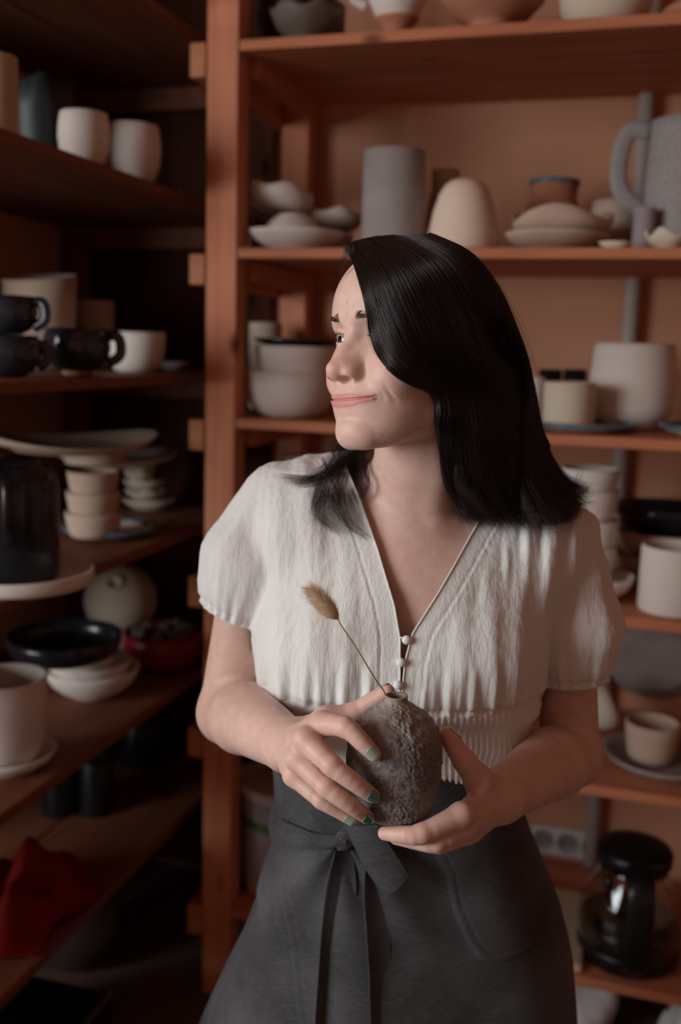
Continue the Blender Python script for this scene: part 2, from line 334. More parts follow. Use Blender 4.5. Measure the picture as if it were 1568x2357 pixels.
# --- fourth shelf
z = SR[3]
a = solo('wide_bowl', 'white wide bowl under the stack of square white bowls', 'bowl', WHITE, 'bowl', 'R', 1262, 1460, 1305, .13, z, H=.052)
zz = top(a)-.004
for k, (l, r, h, lab) in enumerate(((1292, 1424, .062, 'lowest'), (1288, 1426, .062, 'second from below'), (1284, 1420, .068, 'second from the top'), (1286, 1418, .050, 'topmost'))):
    o = solo('square_bowl', 'white soft-square bowl, %s in the stack behind her sleeve' % lab, 'bowl', WHITE, 'tri', 'R', l, r, 1200, .13, zz, H=h, n=44, group='square bowls in the stack behind her sleeve', sx=1, sy=1); zz = top(o)-.008
e = pot('white_cup', 'tall white cup at the right edge of the fourth shelf', 'cup', WHITE, 'mug', 'R', 1482, 1640, 1243, .085, z)
zz = z
for k, (mat, h, lab) in enumerate(((BEIGE, .05, 'brown shaded bowl lowest in the stack behind the tall white cup'), (BEIGE, .05, 'brown shaded bowl in the middle of the stack behind the tall white cup'), (DARKG, .05, 'black bowl on top of the brown bowls behind the tall white cup'))):
    o = solo('stacked_bowl', lab, 'bowl', mat, 'bowl', 'R', 1415, 1650, 1130, .33, zz, H=h+.02); zz = top(o)-.018
solo('pale_vase', 'pale vase just visible over her shoulder beside the post', 'vase', BEIGE, 'jar', 'R', 640, 745, 1042, .15, z)
# --- fifth shelf
z = SR[4]
tr = solo('round_tray', 'wide grey tray holding the small beige cup', 'tray', GREYC, 'plate', 'R', 1392, 1660, 1752, .15, z, H=.030)
solo('beige_cup', 'small beige ribbed cup standing in the grey tray', 'cup', BEIGE, 'tri', 'R', 1444, 1566, 1640, .15, z+.012)
o = solo('big_dish', 'big grey dish leaning at the back behind the beige cup', 'dish', GREYC, 'plate', 'R', 1375, 1640, 1610, .30, z, H=.03); o.rotation_euler = (-1.25, 0, 0); o.location = (o.location.x, 2.40, z+.135)
o = solo('cream_bowl', 'cream bowl tilted on its side behind her forearm', 'bowl', CREAM, 'deep', 'R', 1300, 1412, 1630, .29, z, H=.055); o.rotation_euler = (0, 1.15, .2); o.location.z = z+o['R']*.93
# --- sixth shelf
z = SR[5]
c, R, H = place('R', 1340, 1578, 1862, .115, z, 2000); c[1] = YF+.125
fp = empty('coffee_pot', c, 'glass coffee pot with black lid, base and wide upright handle on the lowest shelf', 'coffee pot')
H = .245
def gl(t): return [(R*r-t, H*zz_) for r, zz_ in ((.90, .10), (.97, .16), (1.0, .30), (.97, .45), (.86, .60), (.72, .72), (.64, .80), (.64, .88))]
link('glass_body', lathe_me([(.001, H*.085)]+gl(0)+gl(.003)[::-1]+[(.001, H*.105)], 48, cap=False), GLASS, fp)
link('coffee', lathe_me([(.001, H*.115), (R*.86, H*.115), (R*.955, H*.30), (R*.95, H*.34), (.001, H*.34)], 40, cap=False), mottled('coffee', (.02, .012, .008), (.03, .018, .012), .2, 5, 0), fp)
link('base', lathe_me([(.001, 0), (R*.90, 0), (R*.96, .006), (R*.985, H*.13), (R*.975, H*.17), (R*.94, H*.17), (R*.88, H*.08), (.001, H*.08)], 48, cap=False), BLACKP, fp)
link('lid', lathe_me([(.001, H*.86), (R*.67, H*.86), (R*.71, H*.88), (R*.72, H*.97), (R*.68, H*1.0), (R*.4, H*1.02), (.001, H*1.02)], 48, cap=False), BLACKP, fp)
hb = link('handle', tube_me(bez([(.010, -R*.60, H*.95), (.012, -R*.92, H*.95), (.014, -R*1.22, H*.84), (.015, -R*1.30, H*.5), (.014, -R*1.20, H*.22), (.012, -R*.96, H*.09)], 26), .028, 16, .36), BLACKP, fp)
link('thumb_catch', lathe_me([(.001, H*.74), (.010, H*.75), (.012, H*.80), (.008, H*.85), (.001, H*.86)], 20, cap=False), BLACKP, fp).location = (-R*.45, -R*.72, 0)
ps = empty('power_strip', (0, 0, 0), 'white socket strip screwed to the back wall left of the french press', 'socket')
pa, pb = aty(1222, 1930, 2.46), aty(1450, 1960, 2.46)
ps.location = (pa[0], 2.469, (pa[2]+pb[2])/2)
Lx = pb[0]-pa[0]
o = link('housing', box_me(0, Lx, -.0115, 0, -.038, .038, .004), WPL, ps, False)
for k in range(4):
    s = link('socket', lathe_me([(.001, 0), (.021, 0), (.024, .003), (.026, .003), (.026, -.001)], 28, cap=False), mottled('socket_grey', (.25, .22, .21), (.28, .25, .24)), ps)
    s.rotation_euler = (math.pi/2, 0, 0); s.location = (Lx*(k+.5)/4, -.0120, 0)
    for q in (-.009, .009):
        h = link('socket_hole', lathe_me([(.001, 0), (.0035, 0), (.0035, .001), (.001, .001)], 12, cap=False), BLACKP, s); h.location = (q, 0, .0005)
o = link('breadboard', box_me(-.20, .0, -.15, .15, 0, .02, .006), mottled('pale_board', (.50, .38, .27), (.60, .46, .34), .6, 4, .1, 30, (1, 8, 1)), None, False)
o.location = (aty(1345, 2180, YF+.17)[0], YF+.16, z+GAP); tag(o, 'pale board lying flat beside the french press', 'board')
b = empty('bucket', (-.70, YF+.16, z+GAP), 'white lidded plastic bucket behind the apron on the lowest shelf', 'bucket')
c, R, H = place('R', 545, 770, 1900, .15, z, 1950); b.location = c; H = .27
link('bucket_body', lathe_me([(.001, 0), (R*.80, 0), (R*.82, .005), (R*.95, H*.9), (R*.98, H*.9), (R*.98, H*.95), (R*.93, H*.95), (.001, H*.95)], 48, cap=False), WPL, b)
link('lid', lathe_me([(R*.9, H*.952), (R*1.02, H*.952), (R*1.03, H*.975), (R*.99, H), (R*.9, H*.985), (.001, H*1.05)], 48, cap=False), mottled('lid_cream', (.60, .50, .42), (.68, .58, .5), .5, 5, 0), b)
o = solo('green_band', 'green paper band', 'x', mottled('leaf_green', (.05, .12, .03), (.08, .18, .05)), 'mug', 'R', 545, 770, 1900, .15, z, H=.02)
bpy.data.objects.remove(o)
link('label_band', lathe_me([(R*.885, H*.52), (R*.892, H*.52), (R*.925, H*.72), (R*.918, H*.72)], 48, cap=False), bpy.data.materials['leaf_green'], b)
# --- bags under the lowest shelf
def bag(name, label, x, y, z, r, h, seed, mat=BAG, cat='bag'):
    g = np.random.default_rng(seed); n = 56; K = 22; V = []
    th = np.linspace(0, 2*math.pi, n, endpoint=False); ph = g.uniform(0, 6.28, 8)
    for k in range(K):
        t = k/(K-1); rr = r*(math.sin(math.pi*min(1, .16+.84*t)))**.6 if t < .999 else .004
        fold = sum(.055/(1+q*.3)*np.sin((3+2*q)*th+ph[q]+3*t*(q-2)) for q in range(6))
        R_ = rr*(1+fold*(.4+t)); V.append(np.stack([R_*np.cos(th), R_*np.sin(th)*.85, h*t+.012*np.sin(5*th+ph[3])*t+0*th], 1))
    F = grid_faces(n, K); F.append(tuple(range(n))[::-1]); F.append(tuple(range((K-1)*n, K*n)))
    o = link(name, mesh(np.concatenate(V), F), mat); o.location = (x, y, z); return tag(o, label, cat)
RB = mottled('red_printed_film', (.62, .62, .62), (.66, .64, .64), .35, 5, .2, 20)
nt = RB.node_tree; b_ = nt.nodes['Principled BSDF']
vo = N(nt, 'ShaderNodeTexVoronoi', Scale=22.0); tc = N(nt, 'ShaderNodeTexCoord'); nt.links.new(tc.outputs['Object'], vo.inputs['Vector'])
cr = N(nt, 'ShaderNodeValToRGB'); cr.color_ramp.elements[0].position = .16; cr.color_ramp.elements[1].position = .2
cr.color_ramp.elements[0].color = (.45, .03, .05, 1); cr.color_ramp.elements[1].color = (.6, .6, .6, 1)
nt.links.new(vo.outputs['Distance'], cr.inputs[0]); nt.links.new(cr.outputs[0], b_.inputs['Base Color'])
bag('plastic_bag', 'white crumpled plastic bag on the floor beside the apron', -.05, 2.12, 0, .115, .19, 3)
bag('printed_bag', 'white plastic bag with small red print under the lowest shelf', .25, 2.10, 0, .10, .17, 5, RB)

# ------------------------------------------------------------------ left unit
z = SL[1]
e = pot('tall_cup', 'tall cream cup with a brown smear at the left edge, upper left shelf', 'cup', mottled('smeared_clay', (.62, .52, .40), (.42, .24, .12), .7, 9, .1, 60), 'mug', 'L', -70, 38, 112, .10, z)
solo('ruffled_pot', 'dark green ruffled pot between the tall cup and two white cups', 'pot', GREENG, 'tri', 'L', 22, 168, 172, .20, z, wob=.03, rimwave=.008, nw=5)
solo('round_cup', 'white rounded cup next to the dark ruffled pot', 'cup', WHITE, 'round', 'L', 133, 252, 246, .075, z)
solo('round_cup', 'white rounded cup at the far right of the upper left shelf', 'cup', WHITE, 'round', 'L', 240, 370, 274, .085, z)
solo('small_saucer', 'small dim saucer right of the white rounded cups', 'saucer', BEIGE, 'plate', 'L', 335, 420, 385, .10, z, H=.018, rimwave=.004)
z = SL[2]
a = pot('blue_mug', 'dark mug lowest in the stack at the left edge', 'mug', BLUEG, 'round', 'L', -70, 92, 772, .12, z, H=.072)
b = pot('blue_mug', 'dark mug standing on another mug at the left edge', 'mug', BLUEG, 'round', 'L', -60, 84, 692, .12, top(a), H=.066)
handle(b, b['R']*.98, b['H']*.52, .022, .020, .15, BLUEG, .006)
handle(a, a['R']*.98, a['H']*.5, .020, .014, .9, BLUEG, .006)
c = pot('blue_mug', 'wide blue-black glazed mug with a terracotta foot and right-hand handle', 'mug', BLUEG, 'round', 'L', 100, 254, 755, .085, z+.008)
link('foot', lathe_me([(.001, -.0085), (c['R']*.40, -.0085), (c['R']*.44, -.004), (c['R']*.46, 0), (.001, 0)], 36, cap=False), TERRA, c)
handle(c, c['R']*.98, c['H']*.52, .026, .022, .25, BLUEG, .0065)
solo('white_bowl', 'white bowl right of the blue-black mug', 'bowl', WHITE, 'deep', 'L', 242, 380, 764, .12, z)
solo('flared_vessel', 'large pale vessel with a slanting rim behind the dark mugs', 'pot', BEIGE, 'tri', 'L', 8, 175, 632, .34, z, rimwave=.012, nw=1)
solo('pale_bowl', 'dim pale cone bowl turned over behind the blue-black mug', 'bowl', BEIGE, 'mug', 'L', 165, 262, 690, .33, z)
solo('low_dish', 'low grey dish at the far end right of the white bowl', 'dish', GREYC, 'plate', 'L', 352, 436, 838, .17, z, H=.02)
z = SL[3]
pl = solo('white_plate', 'round white plate jutting over the shelf edge under the black crock', 'plate', WHITE, 'flat', 'L', -120, 212, 1266, .045, z, H=.026)
e = pot('black_crock', 'tall black glazed crock standing on the round white plate', 'crock', DARKG, 'crock', 'L', -70, 130, 1040, .06, z+.009, closed=True)
handle(e, e['R'], e['H']*.6, .05, .018, -1.1, DARKG, .008)
bp = solo('blue_rim_dish', 'dish with a blue rim under the stacked cups', 'dish', BEIGE, 'plate', 'L', 148, 356, 1222, .13, z, H=.018)
ringed(bp, bp['R'], bp['H'], BLUER)
zz = z+.009
for k in range(3):
    o = solo('stacked_cup', 'beige low cup, %s of the column on the blue-rimmed dish' % ('lowest', 'middle one', 'topmost')[k], 'cup', BEIGE, 'tri', 'L', 150+k*3, 280-k*3, 1120, .13, zz, H=.052, group='column of beige cups'); zz = top(o)-.010
zz = z
for k in range(5):
    o = solo('saucer', 'cream saucer, %s in the pile right of the beige cups' % ('lowest', 'second from below', 'middle one', 'second from the top', 'topmost')[k], 'saucer', CREAM, 'plate', 'L', (282, 288, 284, 286, 276)[k], (405, 382, 380, 356, 368)[k], 1180, .22, zz, H=.026, group='pile of cream saucers', rimwave=.003*(k % 2)); zz = top(o)-.0015
wp = solo('warped_plate', 'warped cream plate lying on the saucer pile', 'plate', CREAM, 'plate', 'L', 130, 408, 1030, .22, max(zz, top(o)), H=.026, rimwave=.006, nw=2)
wp2 = solo('warped_plate', 'large warped plate topmost above the saucer pile', 'plate', BEIGE, 'plate', 'L', -30, 362, 975, .20, top(wp)+.026, H=.03, rimwave=.010, nw=2)
sp = solo('stand_bowl', 'small bowl between the two warped plates', 'bowl', BEIGE, 'mug', 'L', 150, 290, 1000, .20, top(wp)-.02, H=.032)
sp.location.z = top(wp)-.010
z = SL[4]
a = solo('under_plate', 'white plate under the large bowl at the left edge', 'plate', WHITE, 'plate', 'L', -90, 126, 1652, .10, z, H=.032)
b = solo('large_bowl', 'large white straight bowl with a shard inside at the left edge', 'bowl', WHITE, 'deep', 'L', -90, 105, 1520, .10, z+.010)
sh = link('clay_shard', box_me(-.022, .022, -.004, .004, 0, .075, .003), CREAM, None, False); sh.location = (b.location.x+.008, b.location.y+.01, z+.030); sh.rotation_euler = (-.2, .25, .5); tag(sh, 'pale clay shard standing in the large white bowl', 'shard')
zz = z
A = []
for k, (l, r, yt, lab) in enumerate(((104, 320, 1545, 'white wide bowl, outermost of the three nested under the black bowl'), (112, 300, 1518, 'white bowl, middle one nested under the black bowl'), (122, 258, 1500, 'small white bowl, innermost under the black bowl'))):
    o = solo('nested_bowl', lab, 'bowl', WHITE, ('bowl', 'bowl', 'deep')[k], 'L', l, r, yt, .155, zz, group='nested bowls under the black bowl', H=(.066, .064, .075)[k]); zz = o.location.z+(.020, .018, 0)[k]; A.append(o)
solo('black_bowl', 'wide black bowl resting on the nested white bowls', 'bowl', DARKG, 'deep', 'L', 18, 278, 1418, .155, top(A[2])-.003)
e = pot('red_bowl', 'dark red bowl filled with dry scraps at the far end of the shelf', 'bowl', REDP, 'deep', 'L', 285, 462, 1425, .10, z)
bm = bmesh.new()
for k in range(26):
    r_ = bmesh.ops.create_icosphere(bm, subdivisions=1, radius=.011+.008*rng.random())
    a_, q = rng.uniform(0, 6.28), e['R']*.80*math.sqrt(rng.random())
    for v in r_['verts']: v.co = Vector((v.co.x+q*math.cos(a_), v.co.y+q*math.sin(a_), v.co.z*.8+e['H']*(.90+.2*rng.random())))
me = bpy.data.meshes.new('scraps'); bm.to_mesh(me); bm.free()
o = link('scraps', me, mottled('dry_clay_scraps', (.10, .07, .05), (.20, .14, .11), .9, 20), e, False); o['kind'] = 'stuff'
lp = solo('low_pot', 'low dim pot holding up the round cream ball vase', 'pot', BEIGE, 'tri', 'L', 222, 332, 1450, .28, z, H=.05)
c, R, H = place('L', 195, 360, 1305, .28, z, 1380)
o = link('ball_vase', lathe_me([(.001, -R)]+[(R*math.sin(t), -R*math.cos(t)) for t in np.linspace(.12, 2.85, 22)]+[(R*.24, R*.99), (R*.24, R*1.03), (R*.17, R*1.03), (R*.16, R*.9), (.001, R*.88)], 44, cap=False), CREAM); o.location = c; o.rotation_euler = (.8, .3, 0)
o.location.z = top(lp)+math.sqrt(max(R*R-(lp['R']+.001)**2, .0001))+.001
tag(o, 'round cream ball vase behind the black and red bowls', 'vase')
z = SL[5]
# red cloth
g = np.random.default_rng(4); n = 60
X, Y = np.meshgrid(np.linspace(-1, 1, n), np.linspace(-1, 1, n)); rr = np.sqrt(X*X+Y*Y)
hgt = np.clip(.11*(1-rr**2*.75), 0.004, 1)*(.75+.25*np.sin(5*X+2*Y)+.2*np.sin(7*Y-4*X+1)+.15*np.sin(11*X+6*Y))+.004
Vc = np.stack([X.ravel()*.12*(1+.1*np.sin(4*Y.ravel())), Y.ravel()*.15*(1+.12*np.sin(5*X.ravel())), np.maximum(hgt.ravel(), .003)], 1)
o = link('red_cloth', mesh(Vc, grid_faces(n, n, False)), REDC); p = atx(40, 2040, XL-.13); o.location = (p[0], p[1], z+.001); tag(o, 'crumpled red cloth on the lowest left shelf', 'cloth')
md = o.modifiers.new('s', 'SOLIDIFY'); md.thickness = .002; md.offset = 1
for k, (l, r, yt, off, lab) in enumerate(((96, 180, 1800, .28, 'black canister behind the red cloth'), (182, 262, 1780, .20, 'black canister in the middle of the lowest left shelf'), (270, 385, 1690, .24, 'squat black canister at the far end of the lowest left shelf'))):
    e = pot('canister', lab, 'canister', BLACKP, 'canister', 'L', l, r, yt, off, z, H=(.15, .16, .15)[k], closed=True)
    link('lid_knob', lathe_me([(.001, e['H']), (.008, e['H']), (.012, e['H']+.012), (.001, e['H']+.015)], 20, cap=False), BLACKP, e)
# under the left unit
o = link('wheel_head', lathe_me([(.001, 0), (.115, 0), (.12, .004), (.12, .02), (.001, .02)], 48, cap=False), mottled('dark_wood_disc', (.03, .016, .012), (.05, .026, .018), .7, 8)); o.rotation_euler = (1.25, 0, .2)
o.location = (-1.22, 1.95, .125); tag(o, 'dark round throwing disc leaning under the lowest left shelf', 'disc')
e = empty('metal_crate', (-1.12, 1.52, .0), 'black crate with a bare metal edge on the floor at the left', 'crate')
link('panel', box_me(-.17, .17, -.15, .15, 0, .17, .004), BLACKP, e, False)
link('edge_frame', box_me(.165, .176, -.158, -.146, 0, .18, .002), METAL, e, False)
link('edge_frame', box_me(-.17, .164, -.158, -.146, .171, .18, .002), METAL, e, False)
link('edge_frame', box_me(.165, .176, -.145, .15, .171, .18, .002), METAL, e, False)

# ================================================================== the woman
RZ = np.array([[math.cos(YAW), -math.sin(YAW), 0], [math.sin(YAW), math.cos(YAW), 0], [0, 0, 1]])
def L(px, py, d):                       # point at heading depth d seen at a column/row of the photo (heading frame)
    v = RZ.T@ray(px, py); return v*(d/v[1])+CAM
FEET = np.array([L(905, 1178, 1.15)[0], 1.15, 0.0])
def P(*a): return L(*a)-FEET            # the same in the woman's own frame
def pix(px, d=1.1): return px*d/FPX
# ---------------------------------------------------------------- distance-field tools
def rcone(p, a, b, ra, rb):
    a = np.asarray(a, np.float32); b = np.asarray(b, np.float32); ba = b-a; pa = p-a
    h = np.clip((pa@ba)/max(float(ba@ba), 1e-12), 0, 1)
    q = pa-h[:, None]*ba
    return np.sqrt((q*q).sum(1))-(ra+(rb-ra)*h)
def ell(p, c, r, M=None):
    q = p-np.asarray(c, np.float32)
    if M is not None: q = q@np.asarray(M, np.float32)
    r = np.asarray(r, np.float32); a = q/r; k0 = np.sqrt((a*a).sum(1)); a = a/r; k1 = np.sqrt((a*a).sum(1))+1e-9
    return k0*(k0-1)/k1
def smin(a, b, k):
    h = np.maximum(k-np.abs(a-b), 0)/k; return np.minimum(a, b)-h*h*k*.25
def smax(a, b, k): return -smin(-a, -b, k)
def chain(p, pts, rad, k=.004):
    d = None
    for i in range(len(pts)-1):
        e = rcone(p, pts[i], pts[i+1], rad[i], rad[i+1]); d = e if d is None else smin(d, e, k)
    return d
def axis(a, b, h, B, fine=None):
    if fine is None: n = int(math.ceil((b-a)/(h*B)))*B; return a+np.arange(n+1)*h
    f0, f1, hf = fine; L_ = [np.arange(a, f0, h), np.arange(f0, f1, hf), np.arange(f1, b+h, h)]; c = np.concatenate(L_); k = (-(len(c)-1)) % B
    return np.r_[c, c[-1]+h*np.arange(1, k+1)]
def surface(fn, lo, hi, h, B=8, newton=2, fine=None):
    ax = [axis(lo[i], hi[i], h, B, None if fine is None else (fine[0][i], fine[1][i], fine[2])) for i in range(3)]
    n = [(len(a)-1)//B for a in ax]; at = lambda q: np.stack([np.interp(q[:, i], np.arange(len(ax[i])), ax[i]) for i in range(3)], 1).astype(np.float32)
    bi = np.stack(np.meshgrid(*[np.arange(k) for k in n], indexing='ij'), -1).reshape(-1, 3)
    d = fn(at((bi+.5)*B)); sz = np.max(np.stack([ax[i][(bi[:, i]+1)*B]-ax[i][bi[:, i]*B] for i in range(3)], 1), 1)
    D = np.repeat(np.repeat(np.repeat(d.reshape(n), B, 0), B, 1), B, 2).astype(np.float32)
    act = np.abs(d) < sz*1.05
    off = np.stack(np.meshgrid(*[np.arange(B)]*3, indexing='ij'), -1).reshape(-1, 3)
    A = bi[act]
    for c in range(0, len(A), 1200):
        idx = (A[c:c+1200, None, :]*B+off[None]).reshape(-1, 3)
        D[idx[:, 0], idx[:, 1], idx[:, 2]] = fn(at(idx))
    return nets(D, at, h, fn, newton)
def nets(D, at_, h, fn, newton):
    s = D < 0
    c = np.zeros(np.array(D.shape)-1, np.uint8)
    cor = [(i, j, k) for i in (0, 1) for j in (0, 1) for k in (0, 1)]
    sl = lambda o, e=1: tuple(slice(o[i], D.shape[i]-1+o[i]) for i in range(3))
    for o in cor: c += s[sl(o)]
    mask = (c > 0) & (c < 8); cells = np.argwhere(mask)
    ind = np.full(mask.shape, -1, np.int32); ind[mask] = np.arange(len(cells))
    v = {o: D[cells[:, 0]+o[0], cells[:, 1]+o[1], cells[:, 2]+o[2]] for o in cor}
    acc = np.zeros((len(cells), 3)); cnt = np.zeros(len(cells))
    for ax in range(3):
        for o in cor:
            if o[ax]: continue
            o2 = tuple(o[i]+(i == ax) for i in range(3)); a, b = v[o], v[o2]
            x = (a < 0) != (b < 0); t = np.where(x, a/np.where(x, a-b, 1), 0)
            q = np.tile(np.array(o, float), (len(cells), 1)); q[:, ax] += t
            acc[x] += q[x]; cnt += x
    V = at_(cells+acc/cnt[:, None]).astype(float)
    Q = []
    for ax in range(3):
        a, b = [slice(None)]*3, [slice(None)]*3; a[ax] = slice(0, -1); b[ax] = slice(1, None)
        e = np.argwhere(s[tuple(a)] != s[tuple(b)]); u, w = (ax+1) % 3, (ax+2) % 3
        e = e[(e[:, u] > 0) & (e[:, w] > 0) & (e[:, u] < D.shape[u]-1) & (e[:, w] < D.shape[w]-1)]
        ins = s[e[:, 0], e[:, 1], e[:, 2]]
        def at(du, dw):
            k = e.copy(); k[:, u] += du; k[:, w] += dw; return ind[k[:, 0], k[:, 1], k[:, 2]]
        q = np.stack([at(-1, -1), at(0, -1), at(0, 0), at(-1, 0)], 1)
        q[~ins] = q[~ins][:, ::-1]; Q.append(q)
    Q = np.concatenate(Q); Q = Q[(Q >= 0).all(1)]
    g = grad(fn, V, h*.4)
    for _ in range(newton):
        V = V-np.clip(fn(V.astype(np.float32)), -h, h)[:, None]*.85*g
    return V, Q
def grad(fn, V, e=.0008):
    V = V.astype(np.float32); g = np.empty((len(V), 3))
    for i in range(3):
        o = np.zeros(3, np.float32); o[i] = e; g[:, i] = fn(V+o)-fn(V-o)
    return g/(np.linalg.norm(g, axis=1)[:, None]+1e-9)
def compact(V, Q, extra=()):
    u = np.unique(Q); m_ = np.full(len(V), -1, np.int32); m_[u] = np.arange(len(u)); return (V[u], m_[Q])+tuple(e[u] for e in extra)
def trim(V, Q, fn, g, h, passes=3):
    """drop what lies where g<0 and slide the border onto g=0 along the surface"""
    gv = g(V); Q = Q[(gv[Q] >= 0).any(1)]; V, Q = compact(V, Q)
    gv = g(V); b = gv < 0
    for _ in range(passes):
        X = V[b]; gg = g(X); G = np.stack([g(X+o)-g(X-o) for o in np.eye(3)*h*.3], 1)/(h*.6)
        n = grad(fn, X); G = G-(G*n).sum(1)[:, None]*n; l = (G*G).sum(1)[:, None]+1e-4
        X = X+np.clip(-gg[:, None]*G/l, -2*h, 2*h); X = X-fn(X.astype(np.float32))[:, None]*grad(fn, X); V[b] = X
    return V, Q
def trace(fn, pts, off=0.0, n=70):
    """first hits of many columns/rows on a surface"""
    o = CAM-FEET; v = np.array([RZ.T@ray(a, b) for a, b in pts]); v /= np.linalg.norm(v, axis=1)[:, None]
    t = np.full(len(v), .75); best = np.full(len(v), 9.0); bt = t.copy(); live = np.ones(len(v), bool)
    for _ in range(n):
        k = np.where(live)[0]
        if not len(k): break
        d = fn((o+v[k]*t[k, None]).astype(np.float32)); b = d < best[k]; best[k[b]] = d[b]; bt[k[b]] = t[k[b]]
        live[k[d < .0004]] = False; t[k] += np.maximum(d*.7, .0004); live[t > 1.5] = False
    return o+v*(bt[:, None]-off), best < .0006
def lookup(fx, z):  # smooth 1-D profile
    zs = fx[:, 0]; return [np.interp(z, zs, fx[:, i]) for i in range(1, fx.shape[1])]
def stations(rows, n=120):
    """rows: (left px, right px, row, depth centre, half depth) -> z, cx, cy, rx, ry (smoothed)"""
    t = []
    for l, r, y, d, hd in rows:
        a, b = P(l, y, d), P(r, y, d); t.append(((a[2]+b[2])/2, (a[0]+b[0])/2, (a[1]+b[1])/2, (b[0]-a[0])/2, hd))
    t = np.array(sorted(t)); z = np.linspace(t[0, 0], t[-1, 0], n); out = np.stack([z]+[np.interp(z, t[:, 0], t[:, i]) for i in range(1, 5)], 1)
    k = np.hanning(13); k /= k.sum()
    for i in range(1, 5): out[:, i] = np.convolve(np.pad(out[:, i], 6, mode='edge'), k, 'valid')
    return out
def loft(p, S_, pw=2.0):
    cx, cy, rx, ry = lookup(S_, p[:, 2]); a = np.abs((p[:, 0]-cx)/rx); b = np.abs((p[:, 1]-cy)/ry)
    k = (a**pw+b**pw)**(1/pw); d = (k-1)*np.minimum(rx, ry)
    d = np.where(k < 1e-3, -np.minimum(rx, ry), d)
    return np.maximum(d, np.maximum(S_[0, 0]-p[:, 2], p[:, 2]-S_[-1, 0]))

# ---------------------------------------------------------------- head (own frame, mm: x to her left, f forward, z up)
HT, HA, HB = math.radians(53.0), math.radians(5.3), math.radians(5.7)
_F = np.array([-math.sin(HT), -math.cos(HT), 0]); _Lf = np.array([math.cos(HT), -math.sin(HT), 0]); _U = np.array([0, 0, 1.])
_F, _U = _F*math.cos(HA)+_U*math.sin(HA), _U*math.cos(HA)-_F*math.sin(HA)
_Lf, _U = _Lf*math.cos(HB)+_U*math.sin(HB), _U*math.cos(HB)-_Lf*math.sin(HB)
HM = np.stack([_Lf, _F, _U], 1); HC = P(964.6, 795.8, 1.071)
def H(x, f, z): return HC+HM@(np.array([x, f, z])/1000)
def toh(p): return ((p-HC.astype(np.float32))@HM.astype(np.float32))*1000
def bump(q, c, s): a = (q-np.array(c, np.float32))/np.array(s, np.float32); return np.exp(-(a*a).sum(1))
